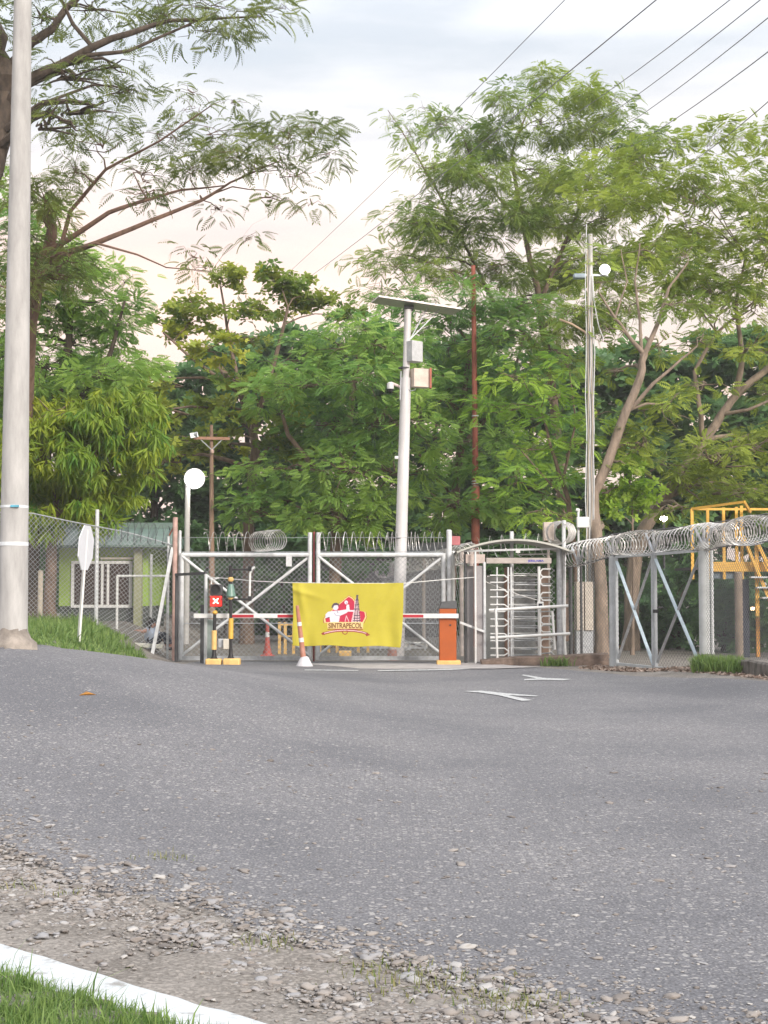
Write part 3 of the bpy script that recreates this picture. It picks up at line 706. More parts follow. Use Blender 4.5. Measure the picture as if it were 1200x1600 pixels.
tree('bushy_tree', 'dense green feathery tree in the middle behind the solar camera pole', (520, 990, 43),
     [([(520, 990, 43), (525, 850, 43), (540, 700, 42.5), (560, 560, 42)], 0.22, 0.07), ([(530, 780, 43), (450, 680, 42), (430, 600, 42)], 0.1, 0.03), ([(540, 720, 42.5), (620, 620, 42), (660, 540, 42)], 0.09, 0.03)],
     jit([(450, 560, 60, 36), (530, 540, 70, 36), (600, 530, 60, 40), (490, 600, 80, 40), (570, 590, 70, 40), (640, 580, 60, 50), (430, 620, 50, 40), (520, 660, 80, 40), (600, 660, 70, 46), (450, 730, 80, 40), (540, 730, 80, 46), (620, 740, 60, 46), (420, 790, 60, 36), (500, 800, 80, 36), (590, 800, 70, 36), (385, 800, 40, 30), (660, 660, 50, 50), (550, 505, 60, 22), (640, 515, 50, 26)], 41.5, 6),
     'pinnate', LF_GREEN, bark_mid, 6, size=0.28, dens=1.3, group='trees in the middle behind the gate', tint0=0.45)
tree('bushy_tree', 'deep green feathery tree around the rusty red pole', (700, 990, 46),
     [([(700, 990, 46), (705, 850, 46), (720, 700, 45.5), (735, 540, 45)], 0.22, 0.07), ([(710, 780, 46), (640, 690, 45), (600, 640, 45)], 0.05, 0.02), ([(720, 700, 45.5), (800, 600, 45), (820, 520, 45)], 0.09, 0.03)],
     jit([(680, 480, 60, 26), (740, 470, 60, 30), (700, 540, 70, 40), (780, 520, 70, 40), (690, 620, 60, 46), (760, 610, 70, 46), (830, 590, 60, 50), (690, 710, 70, 46), (770, 700, 70, 46), (840, 690, 60, 46), (700, 790, 70, 40), (770, 780, 60, 36), (640, 470, 40, 22, .8), (600, 470, 36, 18, .6), (820, 470, 60, 36), (850, 760, 50, 36)], 45, 7),
     'pinnate', LF_GREEN, bark_mid, 7, size=0.28, dens=1.25, group='trees in the middle behind the gate', tint0=0.35)
tree('rain_tree', 'tall airy tree with lacy olive crown rising highest right of the solar pole', (880, 1000, 49),
     [([(880, 1000, 49), (882, 850, 49), (872, 700, 49), (858, 560, 49), (840, 450, 49), (815, 340, 49), (800, 240, 49), (830, 160, 49)], 0.22, 0.02),
      ([(858, 560, 49), (770, 470, 48), (700, 330, 48), (650, 240, 48), (606, 172, 48)], 0.08, 0.010), ([(845, 470, 49), (900, 340, 49), (940, 220, 49)], 0.08, 0.015), ([(820, 360, 49), (740, 260, 48), (720, 200, 48)], 0.05, 0.012)],
     jit([(640, 205, 26, 16, .6), (690, 195, 36, 24, .7), (660, 260, 50, 28, .6), (730, 205, 40, 26, .7), (720, 280, 60, 34, .8), (790, 150, 50, 28, .9), (850, 125, 50, 24, 1), (920, 130, 50, 26, 1), (970, 160, 50, 26, 1), (850, 190, 70, 36, 1), (780, 215, 50, 34, .9), (920, 200, 70, 36, 1), (770, 280, 60, 34, .9), (850, 270, 70, 36, 1), (930, 280, 70, 36, 1), (700, 350, 60, 28, .8), (640, 350, 50, 24, .6), (760, 350, 60, 34, 1), (830, 345, 60, 34, 1), (900, 350, 60, 34, 1), (640, 405, 60, 22, .7), (700, 420, 60, 26, .9), (780, 415, 60, 30, 1.1), (860, 420, 60, 34, 1.1), (600, 420, 40, 16, .5), (560, 405, 30, 8, .4), (1000, 210, 50, 30, 1), (860, 500, 60, 34), (608, 185, 10, 14, .6), (655, 165, 14, 10, .6), (950, 340, 60, 34), (960, 400, 60, 34), (900, 430, 60, 34), (940, 480, 60, 34), (840, 300, 50, 30), (800, 330, 50, 30), (810, 470, 60, 30), (870, 550, 50, 40, .8), (670, 320, 50, 26), (620, 350, 40, 20, .7), (740, 250, 50, 30), (690, 390, 60, 26), (990, 300, 50, 34), (970, 250, 50, 30), (590, 460, 40, 16, .7)], 48, 8, 2.2),
     'lacy', LF_SUNNY, bark_mid, 8, size=0.32, dens=1.9, group=G_R, tint0=0.4)
tree('spreading_tree', 'broad tree at the right edge with slanting orange brown limbs and green crown', (985, 1000, 41),
     [([(985, 1000, 41), (992, 880, 41), (1006, 828, 41), (1032, 785, 41), (1050, 760, 41), (1076, 724, 41), (1103, 690, 41), (1127, 648, 41), (1152, 616, 41), (1195, 580, 41), (1240, 520, 41)], 0.22, 0.08),
      ([(1100, 694, 41), (1092, 630, 40.6), (1085, 580, 40.6), (1120, 520, 40.6), (1180, 470, 40.6)], 0.08, 0.03),
      ([(1150, 618, 41), (1160, 560, 41), (1150, 480, 41), (1165, 400, 41)], 0.10, 0.03), ([(1046, 766, 41), (1010, 740, 40.5), (985, 700, 40.5)], 0.06, 0.02), ([(1127, 648, 41), (1170, 640, 40.5), (1215, 620, 40.5)], 0.06, 0.03)],
     jit([(1000, 250, 60, 32), (1060, 215, 56, 28), (1120, 220, 50, 30), (1175, 215, 40, 26), (1050, 280, 70, 36), (1120, 290, 70, 38), (1190, 290, 50, 50), (990, 320, 60, 34), (1060, 350, 70, 36), (1130, 360, 70, 40), (1200, 390, 50, 50), (1000, 390, 60, 34), (1080, 420, 60, 34), (1150, 440, 60, 36), (1040, 460, 50, 26, .7), (1120, 490, 50, 26, .6), (1190, 480, 40, 36, .7), (1130, 720, 60, 36), (1190, 700, 50, 40), (1090, 700, 40, 30, .8), (1150, 770, 60, 28), (1195, 770, 50, 36), (1080, 760, 40, 28), (1195, 620, 40, 30, .5), (1100, 600, 40, 24, .5), (1240, 330, 50, 80), (1250, 600, 50, 90), (1070, 540, 40, 20, .4), (930, 300, 50, 30), (1050, 400, 60, 34), (1110, 450, 60, 34), (1180, 540, 50, 40, .7), (1040, 720, 40, 26, .8), (1110, 760, 50, 26), (1060, 790, 40, 20, .8), (1160, 690, 50, 30)], 40.5, 9),
     'pinnate', LF_SUNNY, bark_pale, 9, size=0.26, dens=1.3, group=G_R, tint0=0.75)
tree('forked_tree', 'forked grey barked tree standing right behind the slim concrete pole', (940, 1022, 36.4),
     [([(940, 1022, 36.4), (940, 950, 36.4), (934, 860, 36.6), (928, 770, 37), (970, 664, 37), (1000, 590, 37), (1008, 552, 37)], 0.18, 0.09),
      ([(1008, 556, 37), (990, 535, 37), (960, 495, 37), (935, 455, 37)], 0.07, 0.02), ([(1008, 552, 37), (1030, 500, 37), (1045, 450, 37), (1075, 410, 37)], 0.07, 0.02), ([(985, 640, 37), (1020, 600, 36.8), (1055, 570, 36.8), (1090, 540, 36.8)], 0.06, 0.02),
      ([(1003, 560, 37), (1000, 500, 37.2), (992, 440, 37.2), (1000, 380, 37.2)], 0.05, 0.015), ([(960, 500, 37), (980, 440, 37), (970, 390, 37)], 0.03, 0.01)],
     jit([(930, 440, 50, 26, .7), (1000, 390, 50, 26, .7), (1070, 400, 46, 24, .7), (890, 490, 50, 30, .8), (1095, 530, 30, 18, .5), (1010, 640, 40, 24, .6), (960, 580, 40, 24, .5), (1050, 640, 50, 36, .8), (1010, 700, 46, 34, .9), (960, 720, 34, 26, .7), (940, 520, 34, 24, .6), (960, 430, 40, 24, .8), (1010, 455, 40, 24, .7), (1050, 475, 40, 24, .8), (980, 490, 34, 22, .7), (1030, 540, 40, 24, .7), (1090, 480, 40, 26, .8), (920, 400, 40, 24), (950, 770, 26, 20, .8), (975, 675, 26, 18, .6), (925, 820, 24, 18, .6)], 37.6, 10, 0.8),
     'pinnate', LF_SUNNY, bark_pale, 10, size=0.27, dens=1.0, group=G_R, tint0=0.55)
tree('young_tree', 'young tree with bright yellow green leaves left of the slim concrete pole', (903, 1010, 38.2),
     [([(903, 1010, 38.2), (900, 880, 38.2), (888, 780, 38), (868, 720, 37.6), (845, 640, 37.4)], 0.10, 0.03), ([(890, 790, 38), (850, 745, 37.5), (815, 705, 37.2)], 0.035, 0.015), ([(880, 750, 38), (900, 660, 37.6), (890, 580, 37.6)], 0.04, 0.015)],
     jit([(800, 585, 40, 20, 1.1), (845, 600, 40, 22, 1.0), (790, 640, 44, 24, 1.0), (850, 650, 50, 26), (830, 700, 44, 26), (885, 570, 26, 22), (875, 620, 30, 20, .8), (900, 690, 36, 24), (935, 645, 34, 16), (860, 750, 40, 30), (800, 740, 40, 26, .8), (845, 800, 40, 26, .8)], 37.4, 11, 0.7),
     'pinnate', LF_YOUNG, bark_mid, 11, size=0.29, dens=0.9, group=G_R)
tree('young_tree', 'small round headed sapling with light green leaves behind the double gate coil', (988, 1010, 38),
     [([(988, 1010, 38), (990, 880, 38), (988, 790, 38)], 0.05, 0.025)],
     jit([(985, 750, 30, 22), (965, 775, 24, 20), (1003, 790, 26, 18), (985, 725, 20, 14), (955, 800, 20, 14, .7), (1000, 765, 20, 20)], 37.8, 12, 0.4),
     'broad', LF_YOUNG, bark_pale, 12, size=0.17, dens=0.9, group=G_R)
# far row closing the view
far_labels = ['far dark tree left of the frame behind the mango', 'far dark tree behind the green guard house roof', 'far dark tree behind the lit lamp', 'far dark tree behind the meeting stiles of the big gate', 'far dark tree behind the foot of the camera pole', 'far dark tree behind the arched turnstile roof', 'far dark tree behind the slim concrete pole', 'far dark tree behind the double swing gate', 'far dark tree behind the yellow stair platform', 'far dark tree beyond the right edge']
for i, lab in enumerate(far_labels):
    cx = -60 + i * 148; rr = random.Random(100 + i)
    cl = []
    for yy in (570, 640, 710, 780, 840, 900, 950):
        for dx in (-60, 10, 70):
            cl.append((cx + dx + rr.uniform(-18, 18), yy + rr.uniform(-25, 25) + (40 if i in (1, 2) else 0), 58 + rr.uniform(-2, 2), 56, 40, 1.0))
    tree('background_tree', lab, (cx, 985, 58), [([(cx, 985, 58), (cx + 5, 800, 58), (cx, 600, 58)], 0.25, 0.06)], cl, 'broad', LF_DEEP, bark_dark, 40 + i, size=0.42, dens=1.15, group=G_B, tint0=0.4, twig=False)
# undergrowth behind the fences
for i, (cx, cy, d, w_, h_, lab) in enumerate([(1000, 950, 43, 60, 60, 'dark shrub behind the left leaf of the double swing gate'), (1060, 940, 42, 50, 70, 'dark shrub behind the right leaf of the double swing gate'), (1130, 950, 40, 50, 60, 'dark shrub behind the thick grey gate post'), (1190, 960, 40, 40, 60, 'dark shrub at the right edge behind the mesh'),
        (50, 880, 42, 60, 70, 'dark shrub beside the tall concrete pole behind the mesh'), (270, 880, 46, 40, 60, 'dark shrub between the guard house and the big gate'), (350, 900, 49, 70, 50, 'dark shrub behind the red cross signal'), (440, 895, 49, 60, 50, 'dark shrub behind the left leaf of the big gate'), (530, 900, 50, 70, 40, 'dark shrub behind the yellow banner'), (850, 900, 47, 60, 60, 'dark shrub behind the turnstile')]):
    rr = random.Random(i)
    cl = [(cx + rr.uniform(-w_, w_) * 0.8, cy + rr.uniform(-h_, h_) * 0.9, d + rr.uniform(-.6, .6), 40, 28, 1.0) for _ in range(7)]
    tree('shrub', lab, (cx, 1010, d), [([(cx, 1010, d), (cx + 4, 960, d), (cx, cy, d)], 0.06, 0.03)], cl, 'broad', LF_DEEP, bark_dark, 70 + i, size=0.26, dens=0.6, group='undergrowth behind the fences', cat='shrub', tint0=0.3, twig=False)

# ------------------------------------------------------------------ big gate (two leaves), posts, left fence
DG = 34.0
def gx_(px, d=DG): return P(px, 930, d).x
def gz_(py, d=DG): return P(600, py, d).z
def leaf(x0p, x1p, label, coil_spec, seed):
    x0, x1 = gx_(x0p), gx_(x1p); zt, zb = gz_(867), 0.09
    r = thing('gate_leaf', label, 'gate', ((x0 + x1) / 2, DG, 0.02), 'leaves of the big gate')
    fr = MB()
    fr.tube([(x0, DG, zt), (x1, DG, zt)], 0.052, 12)
    part(fr, 'top_rail', galv_light, r)
    b_ = MB(); b_.box(x0, x1, DG - 0.045, DG + 0.045, 0.05, 0.14); part(b_, 'bottom_rail', galv, r)
    top = gz_(832)
    for k, (xx, ext) in enumerate(((x0, 0.04 if seed == 1 else top - zt), (x1, top - zt if seed == 1 else 0.04))):
        m_ = MB(); m_.tube([(xx, DG, 0.06), (xx, DG, zt + ext)], 0.05, 12); part(m_, 'stile', galv_light, r)
    for a, b2 in (((x0, zt), (x1, zb)), ((x1, zt), (x0, zb))):
        m_ = MB(); yo = -0.03 if a[0] == x0 else 0.03
        m_.tube([(a[0], DG + yo, a[1] - 0.03), (b2[0], DG + yo, b2[1] + 0.06)], 0.034, 10); part(m_, 'brace', galv_light, r)
    m_ = MB(); m_.tube([(x0, DG + 0.02, gz_(974)), (x1, DG + 0.02, gz_(974))], 0.012, 6); part(m_, 'tension_rod', galv, r)
    m_ = MB(); m_.chain(lambda u, v, o: V(x0 + u, DG + 0.05 + o, 0.12 + v), x1 - x0, zt - 0.14, 0.115, 0.008); part(m_, 'mesh', wire_m, r, smooth=False)
    rg_ = random.Random(seed); m_ = MB()
    for (a, b2, pit) in coil_spec:
        m_.helix([(gx_(a), DG, gz_(846)), (gx_(b2), DG, gz_(846))], 0.215, pit, 0.009, 18, 0.05, rg_)
    part(m_, 'razor_coil', razor, r)
    m_ = MB(); m_.tube([(x0, DG, zt + 0.07), (x1, DG, zt + 0.07)], 0.006, 5); m_.tube([(x0, DG, zt + 0.40), (x1, DG, zt + 0.40)], 0.005, 5); part(m_, 'coil_wire', wire_m, r)
    return r
g1 = leaf(284, 484, 'left leaf of the big grey mesh gate, with one tight bunch of razor wire', [(318, 398, 0.20)], 1)
m_ = MB(); m_.helix([V(gx_(399), DG + .25, gz_(846)), V(gx_(440), DG - .75, gz_(845))], 0.225, 0.12, 0.011, 20, .05, random.Random(5)); part(m_, 'razor_bunch', razor, g1)
m_ = MB(); m_.box(gx_(447), gx_(456), DG - 0.06, DG - 0.01, gz_(885), gz_(868)); part(m_, 'tin_plate', galv_light, g1)
g2 = leaf(497, 693, 'right leaf of the big grey mesh gate, mostly behind the yellow banner', [(498, 604, 0.19), (604, 622, 0.10), (636, 652, 0.09), (652, 694, 0.18)], 2)
def round_post(name, label, px, d, ytop, r_, m, cat='post', tilt=0, group=None, capr=None):
    x = P(px, 930, d).x; zt = P(px, ytop, d).z; z0 = zz(x, d)
    mb = MB(); mb.tube([(x, d, z0 - 0.05), (x + tilt, d, zt)], r_, 12)
    mb.tube([(x + tilt, d, zt), (x + tilt, d, zt + 0.02)], [r_ * 1.08, r_ * 0.6], 12)
    return single(mb, name, m, label, cat, group)
pinkpaint = mat('faded_red_steel', (0.45, 0.30, 0.26), 0.6, 0.3, 5)
r = thing('gate_post', 'pinkish steel post hinging the left gate leaf, propped by a slanting strut', 'gate post', (gx_(272), DG + 0.1, 0))
x = gx_(272); m_ = MB(); m_.tube([(x, DG + 0.1, -0.05), (x, DG + 0.1, gz_(808))], 0.058, 12); part(m_, 'post', pinkpaint, r)
m_ = MB(); sx = gx_(238); m_.bar((x - 0.05, DG + 0.1, gz_(855)), (sx, DG + 0.05, zz(sx, DG + 0.05) - 0.05), 0.075); part(m_, 'strut', galv_light, r)
m_ = MB(); m_.bar((x, DG + 0.1, gz_(818)), (gx_(262), DG + 0.2, gz_(836)), 0.03); part(m_, 'coil_arm', rust_red, r)
round_post('gate_post', 'thin white pipe post just behind the pinkish gate hinge post', 280.5, DG + 0.16, 830, 0.036, galv_light, 'gate post')
round_post('gate_stop_post', 'narrow dark red bar between the two meeting stiles of the gate', 490.5, DG + 0.08, 832, 0.022, mat('dull_red', (0.24, 0.05, 0.05), 0.6), 'post')
round_post('gate_post', 'grey round post hinging the right gate leaf beside the orange barrier box', 702, DG + 0.08, 829, 0.062, galv_light, 'gate post')
round_post('gate_post', 'slim white pipe right of the hinge post of the right gate leaf', 708.5, DG + 0.35, 862, 0.035, white_paint, 'gate post')
# small dark red tin box on the post
mb = MB(); mb.box(gx_(704, 35), gx_(719, 35), 34.9, 35.0, gz_(852, 35), gz_(838, 35)); single(mb, 'sign_plate', mat('faded_red', (0.40, 0.13, 0.14), 0.6), 'small faded red plate on the post left of the arched roof', 'sign', bevel=0.01)

# left mesh fence on the bank: slanting top
fr = thing('mesh_fence', 'tall chain link fence running along the grassy bank left of the gate', 'fence', (-6.8, 34.15, 0.9))
FL = -10.2; FR = gx_(270); yF = 34.15
def ftop(x): return gz_(np.interp(x, [gx_(40), gx_(110), gx_(200), gx_(270)], [800, 815, 832, 852]))
def fbot(x): return zz(x, yF) + 0.03
def FM(u, v, o):
    x = FL + u; b_, t_ = fbot(x), ftop(x); return V(x, yF + o, b_ + (t_ - b_) * v / 2.35)
m_ = MB(); m_.chain(FM, FR - FL, 2.35, 0.105, 0.0075); part(m_, 'mesh', wire_m, fr, smooth=False)
m_ = MB(); m_.tube([(x_, yF, ftop(x_)) for x_ in np.linspace(FL, FR, 14)], 0.016, 6); part(m_, 'top_wire', galv, fr)
for px, yt, rr, mm in ((150, 796, 0.045, galv_light), (262, 838, 0.03, galv_light)):
    x = gx_(px, yF); m_ = MB(); m_.tube([(x, yF + 0.05, zz(x, yF) - 0.1), (x, yF + 0.05, P(px, yt, yF).z)], rr, 10); part(m_, 'post', mm, fr)
m_ = MB(); rg_ = random.Random(7); m_.helix([(gx_(160), yF + 0.1, gz_(826)), (gx_(200), yF + 0.1, gz_(829)), (gx_(262), yF + 0.1, gz_(836))], 0.22, 0.16, 0.007, 16, 0.08, rg_); part(m_, 'razor_coil', wire_dark, fr)
# inner pipe frame behind the fence by the window
fp = thing('pipe_railing', 'white pipe railing with two uprights between the guard house window and the gate post', 'railing', (gx_(210, 35.2), 35.2, 0.7))
m_ = MB(); m_.tube([P(183, 900, 35.2), P(262, 900, 35.2)], 0.028, 8); part(m_, 'rail', white_paint, fp)
for px in (183, 236, 262):
    x = gx_(px, 35.2); m_ = MB(); m_.tube([(x, 35.2, zz(x, 35.2) - .05), (x, 35.2, gz_(900 if px != 236 else 866, 35.2))], 0.03, 8); part(m_, 'upright', white_paint, fp)
# short old posts and trunk behind the mesh
round_post('short_post', 'short pale weathered post beside the mango trunk', 63, 35.3, 892, 0.062, mat('old_post', (0.45, 0.40, 0.32), 0.9, 0.3, 5))

# ------------------------------------------------------------------ rope and yellow banner
DB = 32.25
mb = MB()
rope = [P(327, 902, 33.6), P(345, 903, 33.4), P(400, 908, 32.9), P(457, 910.5, DB), P(545, 911.5, DB), P(630, 911.5, DB), P(690, 906, 32.8), P(742, 902, 33.0), P(744, 902, 33.0)]
mb.tube(rope, 0.010, 6)
single(mb, 'rope', mat('rope', (0.6, 0.6, 0.58), 0.8), 'thin white rope strung across the gate and holding the yellow banner', 'rope')
mb = MB(); mb.tube([P(757, 908, 33.3), P(770, 914, 33.3), P(810, 929, 33.3), P(841, 938, 33.3)], 0.009, 6)
single(mb, 'cable', mat('rope', (0.6, 0.6, 0.58)), 'thin pale cable sloping across the turnstile to the card reader', 'cable')

def ban_off(px, py):                                    # gentle drape, in metres towards the viewer
    t = (px - 457) / 173; s = (py - 911) / 100
    k = np.exp(-((t - 0.5) / 0.28) ** 4)
    w = 0.042 * np.sin(t * 19 + s * 1.6) * s + 0.03 * np.exp(-((t - 0.9 + 0.5 * s) / 0.05) ** 2) * (1 - s) + 0.03 * np.exp(-((s - 0.10 - 0.5 * t) / 0.05) ** 2) * np.exp(-(t / 0.3) ** 2) + 0.045 * np.exp(-((t - 0.06 - 0.10 * s) / 0.035) ** 2) * np.exp(-((s - 0.25) / 0.35) ** 2) + 0.018 * np.sin(t * 41 + 2 - s * 3) * s * s + 0.022 * np.sin(s * 8 + t * 6) * (1 - k) + 0.03 * np.exp(-((t - 0.93 + 0.3 * s) / 0.03) ** 2) * (1 - s)
    return w * (1 - 0.9 * k)
NX, NZ = 346, 200
gxs = np.linspace(0, 1, NX + 1); gzs = np.linspace(0, 1, NZ + 1)
Tt, Ss = np.meshgrid(gxs, gzs, indexing='ij')
left_e = 457 + 1.2 * Ss + 0.8 * np.sin(Ss * 5); right_e = 630.5 - 0.5 * Ss - 4.5 * Ss ** 3
top_e = 910.8 + 0.9 * np.sin(Tt * math.pi) ; bot_e = 1008.5 + 2.2 * Tt + 1.0 * np.sin(Tt * 14) 
PX = left_e + (right_e - left_e) * Tt; PY = top_e + (bot_e - top_e) * Ss
u = (PX - 600) / F; v_ = (800 - PY) / F
dy = ca - v_ * sa; tt = DB / dy
BX, BZ = u * tt, EYE + (sa + v_ * ca) * tt
BY = DB - 0.02 - ban_off(PX, PY)
verts = np.stack([BX, BY, BZ], -1).reshape(-1, 3)
faces = grid_faces(NX + 1, NZ + 1)
cpx = (PX[:-1, :-1] + PX[1:, 1:]) / 2; cpy = (PY[:-1, :-1] + PY[1:, 1:]) / 2
EX = ((cpx - 500) * 12).ravel(); EY = ((cpy - 900) * 12).ravel()        # emblem drawing units
def inpoly(poly):
    res = np.zeros(len(EX), bool); n = len(poly)
    for i in range(n):
        x1, y1 = poly[i]; x2, y2 = poly[(i + 1) % n]
        if y1 == y2: continue
        c = ((y1 > EY) != (y2 > EY)) & (EX < (x2 - x1) * (EY - y1) / (y2 - y1) + x1)
        res ^= c
    return res
def inline(pts, w):
    res = np.zeros(len(EX), bool)
    for (x1, y1), (x2, y2) in zip(pts[:-1], pts[1:]):
        dx, dy_ = x2 - x1, y2 - y1; L2 = dx * dx + dy_ * dy_ + 1e-9
        t = np.clip(((EX - x1) * dx + (EY - y1) * dy_) / L2, 0, 1)
        res |= (EX - x1 - t * dx) ** 2 + (EY - y1 - t * dy_) ** 2 < (w / 2) ** 2
    return res
def incirc(x, y, r): return (EX - x) ** 2 + (EY - y) ** 2 < r * r
def grow(poly, k):
    cx = sum(p[0] for p in poly) / len(poly); cy = sum(p[1] for p in poly) / len(poly)
    return [(cx + (x - cx) * k, cy + (y - cy) * k) for x, y in poly]
bm_names = [('banner_yellow', (0.42, 0.365, 0.035)), ('banner_red', (0.42, 0.018, 0.055)), ('banner_dark_red', (0.26, 0.04, 0.03)), ('banner_cream', (0.66, 0.50, 0.22)), ('banner_white', (0.58, 0.56, 0.62)), ('banner_ink', (0.075, 0.05, 0.07)), ('banner_pink', (0.58, 0.40, 0.42)), ('banner_grey', (0.30, 0.29, 0.36))]
mi = np.zeros(len(EX), int)
shield = [(110, 862), (98, 800), (150, 720), (330, 560), (540, 388), (600, 425), (645, 480), (640, 640), (740, 650), (832, 672), (850, 760), (800, 862)]
mi[inpoly(grow(shield, 1.10))] = 2
mi[inpoly(grow(shield, 1.07))] = 3
mi[inpoly(shield)] = 1
mi[inline([(470, 850), (495, 745), (540, 850)], 14)] = 6
mi[inpoly([(685, 385), (715, 385), (735, 600), (760, 862), (585, 862), (640, 600), (650, 470)])] = 6
mi[inline([(540, 655), (625, 655)], 30)] = 4
mi[inpoly([(104, 790), (104, 715), (150, 672), (250, 655), (350, 650), (490, 628), (500, 535), (545, 535), (558, 640), (500, 692), (375, 745), (355, 862), (195, 862), (180, 775)])] = 4
mi[incirc(492, 495, 34)] = 4; mi[incirc(498, 505, 13)] = 7
mi[incirc(292, 590, 52)] = 4
mi[inpoly([(212, 600), (228, 545), (262, 508), (315, 500), (358, 530), (362, 570), (330, 545), (270, 552), (240, 600)])] = 5
mi[inline([(265, 690), (300, 740), (370, 740)], 13)] = 7; mi[inline([(320, 640), (335, 690)], 18)] = 7; mi[inline([(110, 795), (180, 770)], 12)] = 5
for a in ([(690, 370), (640, 860)], [(706, 370), (748, 860)], [(697, 400), (697, 860)]): mi[inline(a, 15)] = 5
for yy, x0, x1 in ((455, 668, 722), (540, 660, 730), (618, 640, 738), (745, 640, 735), (790, 632, 742), (838, 620, 752)): mi[inline([(x0, yy), (x1, yy)], 17)] = 5
mi[inpoly([(676, 355), (722, 355), (716, 392), (684, 392)])] = 5
mi[inpoly([(140, 866), (810, 866), (810, 988), (140, 988)])] = 3
mi[inline([(150, 998), (800, 998)], 16)] = 2
rib = [(55, 1082), (180, 1050), (300, 1030), (480, 1018), (660, 1030), (790, 1052), (885, 1085)]
mi[inline(rib, 46)] = 2; mi[inline([(x_, y_ - 4) for x_, y_ in rib], 16)] = 6
mi[inpoly([(20, 1085), (70, 1045), (92, 1110), (60, 1100)])] = 2; mi[inpoly([(848, 1090), (880, 1060), (945, 1105), (870, 1130)])] = 2
ring = incirc(468, 1045, 54) & ~incirc(468, 1045, 38) & (EY > 1045); mi[ring] = 2
# the whole cloth in one mesh; thin cloth with some light coming through
me = bpy.data.meshes.new('cloth')
o = np_mesh('cloth', verts - np.array([gx_(543, DB), DB, 0.3])[None], faces, 4, mat('banner_yellow', (0.42, 0.365, 0.035), 0.75, 0.06, 3), smooth=True)
for nm, c in bm_names[1:]: o.data.materials.append(mat(nm, c, 0.75, 0.08, 4))
o.data.polygons.foreach_set('material_index', mi.astype(np.int32))
bn = thing('banner', 'yellow cloth banner with a red emblem and lettering tied across the gate', 'banner', (gx_(543, DB), DB, 0.3))
o.parent = bn; W0[o] = W0[bn]
sdf = o.modifiers.new('thick', 'SOLIDIFY'); sdf.thickness = 0.004; sdf.offset = 1
def text_mesh(txt, size, extr=0.0):
    cu = bpy.data.curves.new('t', 'FONT'); cu.body = txt; cu.size = size; cu.extrude = extr; cu.offset = 0.018; cu.align_x = 'CENTER'; cu.align_y = 'CENTER'
    ob = bpy.data.objects.new('t', cu); col.objects.link(ob); bpy.context.view_layer.update()
    me = bpy.data.meshes.new_from_object(ob.evaluated_get(bpy.context.evaluated_depsgraph_get()))
    bpy.data.objects.remove(ob); return me
tm = text_mesh('SINTRAPECOL', 1.0)
xs = [v.co.x for v in tm.vertices]; ys = [v.co.y for v in tm.vertices]
mb = MB(); vs = []
for v in tm.vertices:
    ex = 158 + (v.co.x - min(xs)) / (max(xs) - min(xs)) * 634; ey = 978 - (v.co.y - min(ys)) / (max(ys) - min(ys)) * 100
    px, py = 500 + ex / 12, 900 + ey / 12
    q = P(px, py, DB); q.y = DB - 0.02 - float(ban_off(px, py)) - 0.010; vs.append(q)
mb.add(vs, [tuple(p.vertices) for p in tm.polygons])
lt = part(mb, 'lettering', mat('letter_brown', (0.20, 0.085, 0.03), 0.7), bn, smooth=False)
sd2 = lt.modifiers.new('bold', 'SOLIDIFY'); sd2.thickness = 0.003

# ------------------------------------------------------------------ barrier, signals, posts in front of the gate
dB = 32.7
def bx(px, d=dB): return P(px, 950, d).x
def bz(py, d=dB): return P(600, py, d).z
r = thing('boom_barrier', 'orange boom barrier cabinet with dark hood and lowered white arm striped red', 'barrier', (bx(699), dB, 0.02))
m_ = MB(); m_.box(bx(686), bx(712.5), dB - 0.17, dB + 0.17, 0.1, bz(949)); part(m_, 'cabinet', orange, r, bevel=0.015)
m_ = MB(); x0, x1 = bx(684.5), bx(714); z0, z1 = bz(951), bz(940)
m_.add([(x0, dB - .19, z0), (x1, dB - .19, z0), (x1, dB + .19, z0), (x0, dB + .19, z0), (x0 + .08, dB - .17, z1), (x1 - .02, dB - .17, z1 + .02), (x1 - .02, dB + .17, z1 + .02), (x0 + .08, dB + .17, z1)], [(3, 2, 1, 0), (4, 5, 6, 7), (0, 1, 5, 4), (1, 2, 6, 5), (2, 3, 7, 6), (3, 0, 4, 7)])
part(m_, 'hood', dark_grey, r, bevel=0.015)
m_ = MB(); yA = dB - 0.24; m_.bar((bx(305), yA, bz(962)), (bx(716), yA, bz(962.2)), 0.10, 0.055); arm = part(m_, 'arm', white_paint, r, bevel=0.008)
for a, b2 in ((363, 398), (435, 460), (505, 545), (580, 616), (628, 661)):
    m_ = MB(); m_.box(bx(a), bx(b2), yA - 0.031, yA + 0.031, bz(964.6), bz(960.2)); part(m_, 'red_band', red, arm, smooth=False)
m_ = MB(); m_.box(bx(716), bx(717.5), yA - 0.04, yA + 0.04, bz(966), bz(957)); part(m_, 'arm_end', black, arm)
m_ = MB(); m_.cbox((bx(703), dB - 0.175, bz(976.5)), 0.035, 0.02, 0.035); part(m_, 'lock', black, r)
m_ = MB(); m_.box(bx(682), bx(719), dB - 0.22, dB + 0.22, 0.0, 0.11)
part(m_, 'base_plinth', yellow_lt, r, bevel=0.02)
# rest post of the arm
r = thing('rest_post', 'grey green box post that catches the tip of the barrier arm', 'post', (bx(323), dB + .2, 0.02))
m_ = MB(); m_.box(bx(319.5), bx(331), dB + 0.1, dB + 0.3, 0, bz(968)); part(m_, 'post', mat('grey_green', (0.23, 0.28, 0.265), 0.6), r, bevel=0.01)
m_ = MB(); m_.box(bx(312), bx(319), dB + 0.12, dB + 0.34, 0.05, bz(945)); part(m_, 'side_post', dark_grey, r, bevel=0.01)
